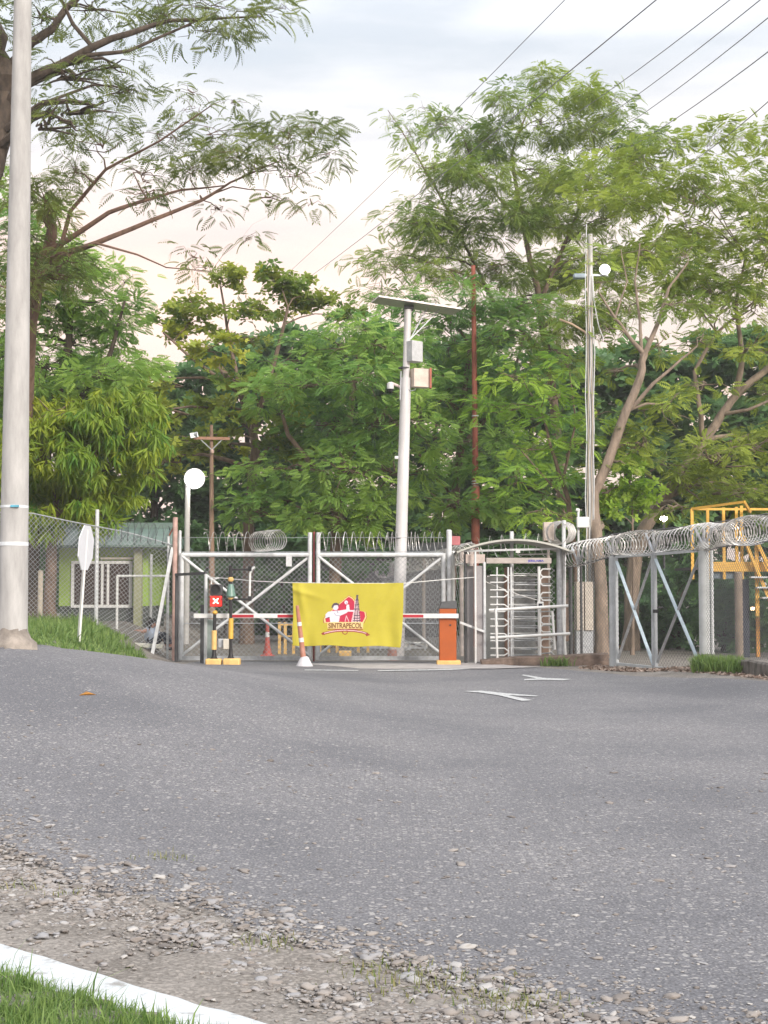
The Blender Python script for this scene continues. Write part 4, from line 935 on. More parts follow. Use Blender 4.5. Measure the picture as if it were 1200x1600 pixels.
# lane signal with the red cross
dS = 32.2
r = thing('lane_signal', 'black and yellow signal post showing a lit red cross', 'traffic signal', (bx(336, dS), dS, 0.02))
def sx_(px): return bx(px, dS)
def sz_(py): return bz(py, dS)
m_ = MB(); m_.box(sx_(322.5), sx_(347), dS - 0.17, dS + 0.17, -0.03, sz_(1029)); part(m_, 'base_block', yellow_lt, r, bevel=0.03)
m_ = MB(); m_._lathe((sx_(335), dS, sz_(1029)), [(0.085, 0), (0.06, 0.03), (0.042, 0.10), (0.04, 0.2)], 16); m_.tube([(sx_(335), dS, sz_(1024)), (sx_(335.5), dS, sz_(956))], 0.036, 12); part(m_, 'pole', black, r)
m_ = MB(); m_.tube([(sx_(335), dS, sz_(1015)), (sx_(335), dS, sz_(985))], 0.056, 14); part(m_, 'yellow_sleeve', yellow_lt, r)
m_ = MB(); m_._lathe((sx_(336), dS, sz_(958)), [(0.03, -0.03), (0.06, 0.0), (0.06, 0.02), (0.03, 0.06)], 14); part(m_, 'collar', yellow, r)
m_ = MB(); m_.box(sx_(329), sx_(347.5), dS - 0.10, dS + 0.10, sz_(930.5), sz_(913)); part(m_, 'upper_head', dark_grey, r, bevel=0.02)
m_ = MB(); m_.box(sx_(328.5), sx_(347.5), dS - 0.10, dS + 0.10, sz_(948), sz_(930.5) - 0.005); part(m_, 'lower_head', mat('red_glow_housing', (0.22, 0.008, 0.008), 0.5), r, bevel=0.02)  # red glow of the lit cross is put into the housing colour
m_ = MB(); m_.tube([(sx_(338), dS - 0.095, sz_(921)), (sx_(338), dS - 0.125, sz_(921))], 0.10, 18); part(m_, 'dark_lens', black, r)
redlamp = mat('lit_red_lens', (0.5, 0.01, 0.01), 0.4, emit=(1.0, 0.045, 0.03), estr=0.55)
m_ = MB(); m_.box(sx_(329.2), sx_(346.8), dS - 0.122, dS - 0.095, sz_(947.4), sz_(931)); part(m_, 'red_lens', redlamp, r, bevel=0.03)
m_ = MB(); c = V(sx_(338), dS - 0.13, sz_(939))
for sg in (1, -1): m_.bar(c + V(-0.055, 0.002 * sg, -0.055 * sg), c + V(0.055, 0.002 * sg, 0.055 * sg), 0.022, 0.008)
part(m_, 'lit_cross', mat('lit_cross', (1, .7, .6), 0.4, emit=(1.0, 0.55, 0.42), estr=3.0), r, smooth=False)
for zc, rr in ((sz_(921), 0.11), (sz_(939), 0.13)):
    m_ = MB(); n_ = 12
    for i in range(n_):
        a0, a1 = math.pi * (0.05 + 0.9 * i / n_), math.pi * (0.05 + 0.9 * (i + 1) / n_)
        p0, p1 = (math.cos(a0) * rr, math.sin(a0) * rr), (math.cos(a1) * rr, math.sin(a1) * rr)
        X0 = sx_(338); m_.add([(X0 + p0[0], dS - .1, zc + p0[1]), (X0 + p1[0], dS - .1, zc + p1[1]), (X0 + p1[0], dS - .2, zc + p1[1] + .004), (X0 + p0[0], dS - .2, zc + p0[1] + .004)], [(0, 1, 2, 3)])
    oo = part(m_, 'visor', dark_grey, r); oo.modifiers.new('t', 'SOLIDIFY').thickness = 0.006
m_ = MB(); m_.tube([(sx_(330), dS, sz_(913)), (sx_(330), dS, sz_(907)), (sx_(342), dS - .05, sz_(903))], 0.018, 8); part(m_, 'top_bracket', white_paint, r)
# reader post next to it
r = thing('reader_post', 'black and yellow post with a green bell shaped lamp and two black side arms', 'signal post', (bx(361, dS), dS, 0.02))
m_ = MB(); bl = [(349, 1030), (375.5, 1029), (375.5, 1044), (367, 1049), (350, 1047)]
m_.box(sx_(350), sx_(376), dS - 0.20, dS + 0.17, -0.05, sz_(1028.5)); part(m_, 'base_block', yellow_lt, r, bevel=0.03)
m_ = MB(); m_._lathe((sx_(361), dS, sz_(1028.5)), [(0.085, 0), (0.06, 0.03), (0.042, 0.10), (0.04, 0.2)], 16); m_.tube([(sx_(361), dS, sz_(1024)), (sx_(360), dS, sz_(884))], 0.034, 12); part(m_, 'pole', black, r)
m_ = MB(); m_.tube([(sx_(361), dS, sz_(998)), (sx_(361), dS, sz_(966))], 0.054, 14); part(m_, 'yellow_sleeve', yellow, r)
m_ = MB(); m_._lathe((sx_(360.5), dS, sz_(934)), [(0.05, -0.01), (0.11, 0.03), (0.105, 0.07), (0.075, 0.22), (0.05, 0.30)], 18); part(m_, 'lamp_bell', mat('bell_green', (0.13, 0.23, 0.19), 0.35, 0.2), r)
for yy in (933, 905):
    m_ = MB(); m_._lathe((sx_(360.3), dS, sz_(yy) - 0.03), [(0.03, -0.03), (0.062, 0), (0.062, 0.05), (0.03, 0.08)], 14); part(m_, 'lamp_cap', yellow_lt, r)
for yy, e in ((890, 396), (936.5, 394)):
    m_ = MB(); m_.bar((sx_(361), dS, sz_(yy)), (sx_(390), dS, sz_(yy)), 0.045, 0.045); m_.box(sx_(387.5), sx_(393), dS - .05, dS + .05, sz_(yy + 2.5), sz_(yy - 5)); part(m_, 'arm', black, r)
m_ = MB(); m_.tube([(sx_(390), dS, sz_(934)), (sx_(390.5), dS, sz_(896)), (sx_(393), dS, sz_(889)), (sx_(398), dS, sz_(886))], 0.026, 10); part(m_, 'white_tube', white_paint, r)
m_ = MB(); m_.box(sx_(350), sx_(358.5), dS - 0.14, dS - 0.02, sz_(1014), sz_(998)); part(m_, 'control_box', mat('box_cream', (0.52, 0.49, 0.42), 0.6), r, bevel=0.012)
m_ = MB(); m_.box(sx_(341.5), sx_(349.5), dS - 0.05, dS + 0.07, sz_(1012), sz_(998)); part(m_, 'grey_box', galv, r, bevel=0.012)
# hoop of pipe at the left end
r = thing('pipe_hoop', 'tall pipe hoop standing before the hinge side of the left gate leaf', 'pipe frame', (bx(322, 32.6), 32.6, 0.02))
m_ = MB(); m_.tube([(bx(321.5, 32.6), 32.6, 0), (bx(321.5, 32.6), 32.6, bz(897, 32.6)), ], 0.036, 10); part(m_, 'upright', galv_light, r)
m_ = MB(); m_.bar((bx(274, 33.7), 33.7, bz(898, 33.7)), (bx(321.5, 32.6), 32.6, bz(895.5, 32.6)), 0.045, 0.06, (0, 0, 1)); part(m_, 'cross_pipe', dark_grey, r)
m_ = MB(); m_.tube([(bx(276, 33.7), 33.7, 0), (bx(276, 33.7), 33.7, bz(897, 33.7))], 0.042, 10); part(m_, 'back_upright', dark_grey, r)
# delineator in front of the banner
dD = 31.6
r = thing('delineator_post', 'leaning brown orange post with white bands on a pale cone in front of the banner', 'bollard', (bx(475, dD), dD, 0.02))
p0, p1 = V(bx(474.5, dD), dD, bz(1030, dD)), V(bx(464.5, dD), dD - 0.05, bz(946, dD))
m_ = MB(); m_.tube([p0, p0.lerp(p1, .35), p0.lerp(p1, .7), p1], [0.062, 0.052, 0.046, 0.034], 14); pl = part(m_, 'post', mat('faded_orange', (0.34, 0.12, 0.06), 0.7, 0.25, 4, dark=(0.42, 0.22, 0.17)), r)
for t0, t1 in ((0.32, 0.40), (0.62, 0.69)):
    m_ = MB(); m_.tube([p0.lerp(p1, t0), p0.lerp(p1, t1)], [0.0565, 0.053] if t0 < .5 else [0.0505, 0.0475], 14); part(m_, 'white_band', white_paint, r)
m_ = MB(); m_._lathe((bx(476, dD), dD, 0.0), [(0.19, 0), (0.185, 0.03), (0.085, 0.22), (0.06, 0.24)], 20); part(m_, 'base_cone', mat('base_grey', (0.55, 0.54, 0.56), 0.8), r)
# pale red tripod cone behind the gate
dC = 37
r = thing('traffic_cone', 'slim faded red cone with a white band behind the left gate leaf', 'cone', (bx(418, dC), dC, 0))
m_ = MB(); X0 = bx(418, dC); m_._lathe((X0, dC, 0.03), [(0.13, 0), (0.07, 0.22), (0.05, 0.5), (0.045, 0.75), (0.03, 0.9)], 16); part(m_, 'body', mat('cone_red', (0.42, 0.10, 0.08), 0.6, 0.2), r)
m_ = MB(); m_._lathe((X0, dC, 0.03), [(0.054, 0.46), (0.050, 0.58)], 16); part(m_, 'white_band', white_paint, r)
m_ = MB(); m_.cbox((X0, dC, 0.02), 0.34, 0.34, 0.05); part(m_, 'base', mat('cone_red', (0.42, 0.10, 0.08)), r, bevel=0.02)
# orange white drum foot next to the camera pole
dK = 35.0
r = thing('road_bollard', 'stout faded pink and white bollard at the foot of the camera pole', 'bollard', (bx(612, dK), dK, 0))
m_ = MB(); X0 = bx(613, dK); m_._lathe((X0, dK, 0), [(0.12, 0), (0.11, 0.2), (0.085, 0.45), (0.06, 0.62)], 18); part(m_, 'body', mat('drum_pink', (0.45, 0.24, 0.20), 0.7), r)
m_ = MB(); m_._lathe((X0, dK, 0), [(0.105, 0.26), (0.091, 0.42)], 18); part(m_, 'white_band', mat('dull_white', (0.55, 0.5, 0.46), 0.7), r)

# ------------------------------------------------------------------ yard behind the gate
# yellow pipe rails (low, behind the left leaf and under the banner)
def yrail(label, d, xs_, yt, yb, rails, boards=None):
    r = thing('yellow_railing', label, 'railing', (gx_(sum(xs_) / len(xs_), d), d, 0), 'yellow railings in the yard')
    for px in xs_:
        m_ = MB(); x = gx_(px, d); m_.bar((x, d, 0), (x, d, gz_(yt, d)), 0.075, 0.05); part(m_, 'post', yellow_lt, r)
    for yy in rails:
        m_ = MB(); m_.bar((gx_(xs_[0], d), d, gz_(yy, d)), (gx_(xs_[-1], d), d, gz_(yy, d)), 0.04, 0.045); part(m_, 'rail', yellow_lt, r)
    return r
yrail('tall yellow railing left of the banner behind the gate', 38.5, (437, 446, 459), 972, 1026, (976, 994))
yrail('low yellow railing showing under the banner', 39.5, (500, 514, 527, 560, 575), 1000, 1022, (1005,))
r = yrail('yellow railing in the grass behind the double swing gate', 43, (968, 985, 1003, 1020, 1045), 1008, 1020, (1009, 1015))
mb = MB(); mb.box(gx_(530, 37), gx_(549, 37), 36.9, 37.3, 0, gz_(1017, 37)); single(mb, 'yellow_block', yellow_lt, 'yellow concrete block seen just below the banner', 'block', bevel=0.02)
# white swing rail
r = thing('rail_barrier', 'white slatted steel barrier low behind the right gate leaf', 'barrier', (gx_(630, 41), 41, 0))
d = 41; m_ = MB(); x0, x1 = gx_(567, d), gx_(668, d)
m_.box(x0, x1, d - .02, d + .02, 0.06, gz_(1003, d)); part(m_, 'panel', mat('panel_white', (0.5, 0.49, 0.47), 0.7), r)
for yy in (1004, 1012, 1019): 
    m_ = MB(); m_.bar((x0, d - 0.05, gz_(yy, d)), (x1, d - 0.05, gz_(yy, d)), 0.04); part(m_, 'rail', galv if yy != 1004 else white_paint, r)
for px in (594, 640, 664):
    m_ = MB(); m_.bar((gx_(px, d), d - .06, 0), (gx_(px, d), d - .06, gz_(1003, d)), 0.04); part(m_, 'post', galv, r)
m_ = MB(); m_.bar((gx_(630, d), d - .07, gz_(1018, d)), (gx_(664, d), d - .07, gz_(1001, d)), 0.035); m_.bar((gx_(630, d), d - .075, gz_(1000, d)), (gx_(664, d), d - .075, gz_(1010, d)), 0.035); part(m_, 'brace', galv, r)
# inner fence with razor wire, running away from the turnstile to the far left
r = thing('inner_fence', 'inner mesh fence with thick razor coil running away behind the right gate leaf', 'fence', (1.0, 46, 0))
A, B = V(2.15, 36.2, 0), V(-1.75, 66, 0)
zt0, zt1 = 2.36, 1.98
def IM(u, v, o):
    t = u / 30.05; p = A.lerp(B, t); return V(p.x + o, p.y, 0.05 + v * (zt0 + (zt1 - zt0) * t) / 2.3)
m_ = MB(); m_.chain(IM, 30.05, 2.3, 0.30, 0.008); part(m_, 'mesh', wire_m, r, smooth=False)
m_ = MB(); m_.helix([A + V(0, 0, zt0 + 0.22), A.lerp(B, .5) + V(0, 0, (zt0 + zt1) / 2 + .24), B + V(0, 0, zt1 + .26)], 0.25, 0.26, 0.011, 14, 0.08, random.Random(4)); part(m_, 'razor_coil', razor, r)
m_ = MB(); m_.tube([A + V(0, 0, zt0), B + V(0, 0, zt1)], 0.02, 6); m_.tube([A + V(0, 0, zt0 + .48), B + V(0, 0, zt1 + .5)], 0.012, 6); part(m_, 'top_wire', galv, r)
for t in (0.0, 0.045, 0.25, 0.45, 0.65, 0.85, 1.0):
    p = A.lerp(B, t); m_ = MB(); m_.tube([p - V(0, 0, .05), p + V(0, 0, zt0 + (zt1 - zt0) * t + 0.35)], 0.055, 10); part(m_, 'post', mat('pink_concrete', (0.45, 0.39, 0.36), 0.8), r)
# grey block wall seen through the meshes
mb = MB(); mb.box(-7.5, 2.0, 68, 68.3, 0, 1.5); single(mb, 'boundary_wall', mat('block_wall', (0.27, 0.25, 0.25), 0.9, 0.25, 3), 'low grey block wall far behind the gate', 'wall')
# dark roofed shed behind
r = thing('shed', 'long dark roofed shed behind the gate and the camera pole', 'shed', (gx_(590, 53), 55, 0))
d = 53; m_ = MB(); xa, xb = gx_(445, d), gx_(712, d)
m_.box(xa + .3, xb - .3, d + .3, d + 5, 0, gz_(873, d)); part(m_, 'wall', mat('shed_wall', (0.11, 0.105, 0.11), 0.8), r)
m_ = MB(); za, zb_, zc = gz_(866, d), gz_(864, d), P(600, 846, 56).z
m_.add([(xa, d, za), (xb, d, zb_), (xb, d + 3, zc), (xa, d + 3, zc - .35), (xa, d + 6, za), (xb, d + 6, zb_), (xa, d, za - .12), (xb, d, zb_ - .12), (xb, d + 6, zb_ - .12), (xa, d + 6, za - .12)], [(0, 1, 2, 3), (3, 2, 5, 4), (6, 7, 1, 0), (9, 8, 7, 6), (4, 5, 8, 9), (1, 7, 8, 5, 2), (0, 3, 4, 9, 6)])
part(m_, 'roof', mat('shed_roof', (0.10, 0.10, 0.105), 0.6, 0.3, 2), r, smooth=False)

# ------------------------------------------------------------------ guard house
dH = 38.6
hx = lambda px: P(px, 930, dH).x
hz = lambda py: P(600, py, dH).z
r = thing('guard_house', 'small lime green guard house with white framed window and green tin roof', 'guard house', (hx(160), dH + 1.5, 1.0))
green_w = mat('lime_wall', (0.24, 0.36, 0.07), 0.85, 0.14, 2, bump=0.1)
m_ = MB(); m_.box(hx(92), hx(231), dH, dH + 3.2, hz(947), hz(853)); part(m_, 'wall', green_w, r, smooth=False)
m_ = MB(); m_.box(hx(92) + .03, hx(231) - .03, dH + .03, dH + 3.1, 0.6, hz(947)); part(m_, 'plinth', mat('plinth_grey', (0.06, 0.07, 0.065), 0.9), r, smooth=False)
m_ = MB(); m_.box(hx(212), hx(224), dH - 0.35, dH - 0.1, 0.7, hz(858)); part(m_, 'pillar', mat('olive_pillar', (0.24, 0.25, 0.15), 0.85), r, bevel=0.01)
w = MB(); X0, X1, Z0, Z1 = hx(116), hx(202), hz(945), hz(881); f_ = 0.075
w.box(X0, X1, dH - .06, dH - .005, Z1, Z1 + f_); w.box(X0, X1, dH - .10, dH - .005, Z0 - f_, Z0); w.box(X0 - f_, X0, dH - .06, dH - .005, Z0 - f_, Z1 + f_); w.box(X1, X1 + f_, dH - .06, dH - .005, Z0 - f_, Z1 + f_)
wf = part(w, 'window', white_paint, r, smooth=False)
m_ = MB(); m_.box(X0 + .002, X1 - .002, dH - .02, dH - .004, Z0 + .002, Z1 - .002); part(m_, 'pane', mat('dark_pane', (0.045, 0.03, 0.026), 0.25, 0.3), wf, smooth=False)
for px in (160, 169):
    m_ = MB(); m_.box(hx(px) - .03, hx(px) + .03, dH - .05, dH - .022, Z0 + .003, Z1 - .003); part(m_, 'mullion', white_paint, wf, smooth=False)
m_ = MB(); m_.box(hx(158), hx(218), dH - .12, dH - .07, hz(874), hz(871)); m_.box(hx(216.5), hx(219), dH - .12, dH - .07, hz(945), hz(874) - .003); part(m_, 'outer_trim', mat('cream_trim', (0.55, 0.50, 0.40), 0.8), r, smooth=False)
roof_m = mat('green_tin', (0.10, 0.155, 0.135), 0.5, 0.22, 2.2, bump=0.05)
m_ = MB(); xa, xb, xr = hx(82), hx(274), hx(256); ze, zr = hz(853), P(600, 823, dH + 1.4).z; ye, yr = dH - 0.7, dH + 1.4
m_.add([(xa, ye, ze), (xb, ye, ze), (xr, yr, zr), (xa, yr, zr), (xb, ye + 4.2, ze), (xa, ye + 4.2, ze), (xa, ye, ze - .05), (xb, ye, ze - .05), (xb, ye + 4.2, ze - .05), (xa, ye + 4.2, ze - .05)], [(0, 1, 2, 3), (1, 4, 2), (3, 2, 4, 5), (6, 7, 1, 0), (7, 8, 4, 1), (9, 8, 7, 6), (5, 4, 8, 9), (0, 3, 5, 9, 6)])
rf = part(m_, 'roof', roof_m, r, smooth=False)
m_ = MB()
for i in range(8):
    xx = hx(262 - i * 23) ; a = V(xx, ye, ze + .02); b2 = V(min(xx - 0.12, xr), yr, zr + .02); m_.bar(a, b2, 0.045, 0.04, (0, 0, 1))
part(m_, 'roof_rib', mat('rib_green', (0.075, 0.11, 0.10), 0.6), rf, smooth=False)
m_ = MB(); m_.bar((xa, yr - .05, zr + .05), (xr + .05, yr - .05, zr + .05), 0.34, 0.10, (0, 0, 1)); m_.bar((xa, yr - .22, zr - .06), (xr + .08, yr - .22, zr - .06), 0.02, 0.16, (0, 0, 1)); part(m_, 'ridge_cap', mat('ridge_green', (0.14, 0.20, 0.18), 0.5), rf, smooth=False)

# ------------------------------------------------------------------ poles
def cpole(name, label, cat, pts, r0, r1, m, n=16, group=None, extra=None):
    r = thing(name, label, cat, (pts[0].x, pts[0].y, pts[0].z), group)
    k = 14; q = []
    for a, b2 in zip(pts[:-1], pts[1:]):
        for j in range(k): q.append(a.lerp(b2, j / k))
    q.append(pts[-1]); nn = len(q)
    m_ = MB(); m_.tube(q, [r0 + (r1 - r0) * i / (nn - 1) for i in range(nn)], n); part(m_, 'shaft', m, r)
    return r
dP = 17.5
b0 = P(19.5, 1002, dP); b0.z = zz(b0.x, dP) - 0.1; t0 = P(35.5, 0, dP); dirp = (t0 - P(19.5, 980, dP))
top = t0 + dirp * 0.28
r = cpole('utility_pole', 'tall thick pale concrete pole in the foreground at the left edge', 'utility pole', [b0, top], 0.178, 0.085, concrete, 28)
zf = P(20, 1003, dP).z
m_ = MB(); m_._lathe((b0.x, dP, zf - .2), [(0.30, 0), (0.285, 0.18), (0.225, 0.25), (0.19, 0.30), (0.174, 0.36)], 24)
fm = part(m_, 'footing', concrete_dk, r)
for i, v in enumerate(fm.data.vertices): 
    rr_ = random.Random(i); v.co.x += rr_.uniform(-.015, .015); v.co.z += rr_.uniform(-.012, .012)
def band(py, h_, m, nm, grow_=1.02, seg=None):
    c = P(19.5 + (980 - py) * 0.0163, py, dP); R = 0.178 - (0.178 - 0.085) * ((c.z - b0.z) / (top.z - b0.z)); ax = (top - b0).normalized()
    m_ = MB(); m_.tube([c - ax * h_ / 2, c + ax * h_ / 2], R * grow_, 28, cap=True); return part(m_, nm, m, r)
band(850, 0.045, mat('tape_white', (0.62, 0.66, 0.68), 0.5), 'white_tape', 1.03)
band(792, 0.03, mat('tape_white', (0.62, 0.66, 0.68)), 'white_tape', 1.02)
c = P(25, 792, dP); m_ = MB(); m_.box(c.x - .02, c.x + .075, dP - .186, dP - .150, c.z - .012, c.z + .012); part(m_, 'blue_tape', mat('tape_blue', (0.10, 0.36, 0.48), 0.5), r)
# stop sign seen from behind
dQ = 23.0
r = thing('road_sign', 'white octagonal sign seen from behind at a slant on a leaning post', 'road sign', (P(123, 1000, dQ).x, dQ, zz(P(123, 1000, dQ).x, dQ)))
pb, pt = P(123, 1003, dQ), P(135.5, 828, dQ)
m_ = MB(); m_.bar(pb, pt, 0.085, 0.03, (0.9, 0.5, 0)); part(m_, 'post', mat('sign_post', (0.60, 0.60, 0.58), 0.6, 0.3, 4, dark=(0.50, 0.40, 0.33), thresh=(0.25, 0.4)), r)
ctr = P(134.8, 856, dQ); ctr.y -= 0.03; ax = (pt - pb).normalized(); sd_ = Vector((0.12, 0.99, 0)).normalized(); sd_ = (sd_ - ax * sd_.dot(ax)).normalized(); nn = sd_.cross(ax)
m_ = MB(); oc = [ctr + sd_ * math.cos(math.pi / 8 + i * math.pi / 4) * 0.375 + ax * math.sin(math.pi / 8 + i * math.pi / 4) * 0.375 for i in range(8)]
m_.add([p + nn * 0.008 for p in oc] + [p - nn * 0.008 for p in oc], [tuple(range(8)), tuple(range(15, 7, -1))] + [(i, i + 8, (i + 1) % 8 + 8, (i + 1) % 8) for i in range(8)])
part(m_, 'sign_plate', mat('sign_back', (0.60, 0.62, 0.66), 0.45, 0.06), r, smooth=False)

# solar camera pole
dM = 35.4
mx = lambda px: P(px, 700, dM).x
b0 = P(621.5, 1030, dM); b0.z = 0; t0 = P(637.5, 482, dM)
r = thing('camera_pole', 'white pole topped by a tilted solar panel with two boxes and a camera', 'camera pole', b0)
m_ = MB(); q = [b0.lerp(t0, i / 20) for i in range(21)]
k = 16; m_.tube(q[:k + 1], [0.155 - 0.03 * i / k for i in range(k + 1)], 20); part(m_, 'lower_shaft', mat('pole_white', (0.56, 0.55, 0.55), 0.5, 0.14, 3, stretch=(2, 2, .4)), r)
m_ = MB(); m_.tube(q[k:], 0.085, 16); part(m_, 'upper_shaft', mat('pole_white', (0.56, 0.55, 0.55)), r)
c = P(652, 475, dM); 
a, b2 = P(589, 465, dM - 0.3), P(718, 484.5, dM + 0.15); ex = (b2 - a).normalized(); ey = Vector((-0.12, 1, 0.01)).normalized(); ey = (ey - ex * ey.dot(ex)).normalized(); ez = ex.cross(ey); hw = 0.55
m_ = MB(); cs = [a - ey * hw * .4, b2 - ey * hw * .4, b2 + ey * hw * 1.2, a + ey * hw * 1.2]
m_.add([p - ez * .02 for p in cs] + [p + ez * .02 for p in cs], [(3, 2, 1, 0), (4, 5, 6, 7), (0, 1, 5, 4), (1, 2, 6, 5), (2, 3, 7, 6), (3, 0, 4, 7)])
sp = part(m_, 'solar_panel', mat('panel_frame', (0.48, 0.44, 0.43), 0.4, 0.1, metal=0.4), r, smooth=False)
m_ = MB(); cs2 = [p + (sum(cs, Vector()) / 4 - p) * 0.05 + ez * .022 for p in cs]; m_.add(cs2 + [p + ez * .003 for p in cs2], [(3, 2, 1, 0), (4, 5, 6, 7), (0, 1, 5, 4), (1, 2, 6, 5), (2, 3, 7, 6), (3, 0, 4, 7)]); part(m_, 'cell_glass', mat('cell_blue', (0.02, 0.03, 0.07), 0.15), sp, smooth=False)
m_ = MB(); m_.cbox(t0 + V(0.02, 0.05, 0.02), 0.24, 0.3, 0.09); part(m_, 'panel_mount', dark_grey, r, bevel=0.01)
for dx in (0.05, 0.55):
    m_ = MB(); m_.bar(P(641, 530, dM), a.lerp(b2, 0.62 + dx * .3) + ey * .2 - ez * .02, 0.022); part(m_, 'strut', galv, r)
def rbox(nm, px0, px1, py0, py1, dep, m, yaw, label=None):
    x0, x1 = mx(px0), mx(px1); z0, z1 = P(600, py1, dM).z, P(600, py0, dM).z
    cx = (x0 + x1) / 2; yc = dM - 0.02; R = Matrix.Rotation(yaw, 3, 'Z'); w_ = (x1 - x0 - abs(math.sin(yaw)) * dep) / math.cos(yaw)
    m_ = MB(); vs = []
    for z in (z0, z1):
        for i, j in ((-1, -1), (1, -1), (1, 1), (-1, 1)): vs.append(V(cx, yc, z) + R @ V(i * w_ / 2, j * dep / 2, 0))
    m_.add(vs, [(3, 2, 1, 0), (4, 5, 6, 7), (0, 1, 5, 4), (1, 2, 6, 5), (2, 3, 7, 6), (3, 0, 4, 7)])
    return part(m_, nm, m, r, smooth=False, bevel=0.012, label=label)
rbox('equipment_box', 631.5, 661, 534, 566, 0.30, mat('box_grey', (0.46, 0.47, 0.48), 0.5), math.radians(40), 'grey equipment box under the solar panel')
b_ = rbox('equipment_box', 640.5, 673, 577, 606, 0.26, mat('box_beige', (0.56, 0.47, 0.40), 0.5), math.radians(22), 'beige equipment box with reddish rim')
m_ = MB(); m_.box(mx(672) - .01, mx(674.5), dM - .12, dM + .12, P(600, 607, dM).z, P(600, 576, dM).z); part(m_, 'rim', mat('rim_red', (0.38, 0.12, 0.08), 0.5), b_, smooth=False)
m_ = MB(); m_.tube([P(627, 606, dM), P(620, 602, dM - .05), P(611, 598.5, dM - .1)], 0.035, 10); ar = part(m_, 'camera_arm', mat('cam_pink', (0.55, 0.45, 0.42), 0.5), r)
cc = P(610, 604, dM - .1); m_ = MB(); m_._lathe((cc.x, cc.y, cc.z - .06), [(0.075, 0), (0.085, 0.04), (0.08, 0.14), (0.03, 0.17)], 18); part(m_, 'camera_housing', white_paint, ar)
m_ = MB(); m_._lathe((cc.x, cc.y, cc.z - .15), [(0.02, 0), (0.05, 0.02), (0.07, 0.06), (0.074, 0.09)], 18); part(m_, 'camera_dome', mat('dome_black', (0.02, 0.02, 0.022), 0.1), ar)
m_ = MB(); m_.tube([P(626.5, 580, dM - .12), P(625, 625, dM - .14)], 0.018, 6); m_.tube([P(637, 606, dM - .1), P(641, 611, dM - .1), P(649, 609, dM - .1), P(650, 605, dM - .1)], 0.010, 6); part(m_, 'conduit', galv, r)
m_ = MB(); c_ = P(619.5, 715, dM - .13); m_.cbox(c_, .09, .08, .07); part(m_, 'junction_box', white_paint, r, bevel=0.01)
for yy in (841, 575):
    c_ = P(622 + (1000 - yy) * .0285 - 3, yy, dM); m_ = MB(); m_.tube([c_ + V(0, 0, -.012), c_ + V(0, 0, .012)], 0.146 if yy > 800 else 0.135, 18); part(m_, 'strap', dark_grey, r)

# rusty red pole
dR = 43.5
b0 = P(743, 1000, dR); b0.z = 0
r = cpole('steel_pole', 'tall slim rusty red pole rising through the trees', 'pole', [b0, P(742.5, 700, dR), P(739.5, 415, dR)], 0.115, 0.062, rust_red, 14)
for yy in (650, 752, 756, 760):
    c_ = P(742.3, yy, dR); m_ = MB(); m_.tube([c_ + V(0, 0, -.018), c_ + V(0, 0, .018)], 0.105, 14); part(m_, 'clamp', galv_light, r)
m_ = MB(); m_.tube([P(743, 846, dR - .02), P(743, 760, dR - .02)], 0.125, 14); part(m_, 'lower_sleeve', mat('sleeve_red', (0.40, 0.13, 0.085), 0.6, 0.3, 4), r)
# slim concrete pole with cables and floodlights
dU = 36.8
b0 = P(922, 1010, dU); b0.z = 0
r = cpole('utility_pole', 'slim pale concrete pole wrapped in cables with floodlights near its top', 'utility pole', [b0, P(922, 366, dU)], 0.115, 0.062, concrete, 16)
rk = random.Random(9)
for i in range(5):
    m_ = MB(); pts = []
    for j in range(13):
        yy = 1000 - j * (640 - 40 * i) / 12 - 10; pts.append(P(922 + (i - 2) * 3.1 + rk.uniform(-1.3, 1.3), yy, dU - 0.14 + 0.01 * i))
    m_.tube(pts, 0.013, 5); part(m_, 'cable', mat('cable_tan', (0.42, 0.36, 0.29), 0.7) if i % 2 else galv_light, r)
m_ = MB(); m_.tube([P(926, 430, dU - .1), P(928, 470, dU - .1), P(935, 508, dU - .1), P(943, 530, dU - .1)], 0.013, 5); part(m_, 'loose_cable', galv_light, r)
m_ = MB(); m_.tube([P(918, 525, dU), P(913, 518, dU), P(893, 506, dU), P(874, 499, dU)], 0.028, 8); part(m_, 'bent_arm', mat('arm_tan', (0.46, 0.34, 0.24), 0.6), r)
m_ = MB(); m_.bar(P(902, 430, dU), P(950, 430, dU), 0.05); part(m_, 'light_bar', galv, r)
lampw = mat('lit_floodlight', (1, 1, 1), 0.4, emit=(1.0, 0.97, 0.92), estr=2.0)
m_ = MB(); c_ = P(905, 432, dU - .1); m_.cbox(c_, 0.30, 0.22, 0.12); part(m_, 'floodlight', mat('flood_grey', (0.25, 0.31, 0.36), 0.5), r, bevel=0.03)
m_ = MB(); c_ = P(945, 421, dU - .1); m_.tube([c_ + V(0, .14, .02), c_ + V(0, .02, 0), c_ + V(0, 0, 0)], [0.06, 0.13, 0.14], 20); fl = part(m_, 'floodlight', galv, r, label='lit floodlight right of the pole')
m_ = MB(); m_.tube([c_ + V(0, -.002, 0), c_ + V(0, -.04, 0)], [0.13, 0.10], 20); part(m_, 'lamp_glass', lampw, fl)
pl_ = bpy.data.lights.new('floodlight_light', 'POINT'); pl_.energy = 6; pl_.shadow_soft_size = 0.15; pl_.color = (1, .95, .85)
po = bpy.data.objects.new('floodlight_light', pl_); col.objects.link(po); po.location = c_ + V(0.05, -.25, 0) - W0[r]; po.parent = r
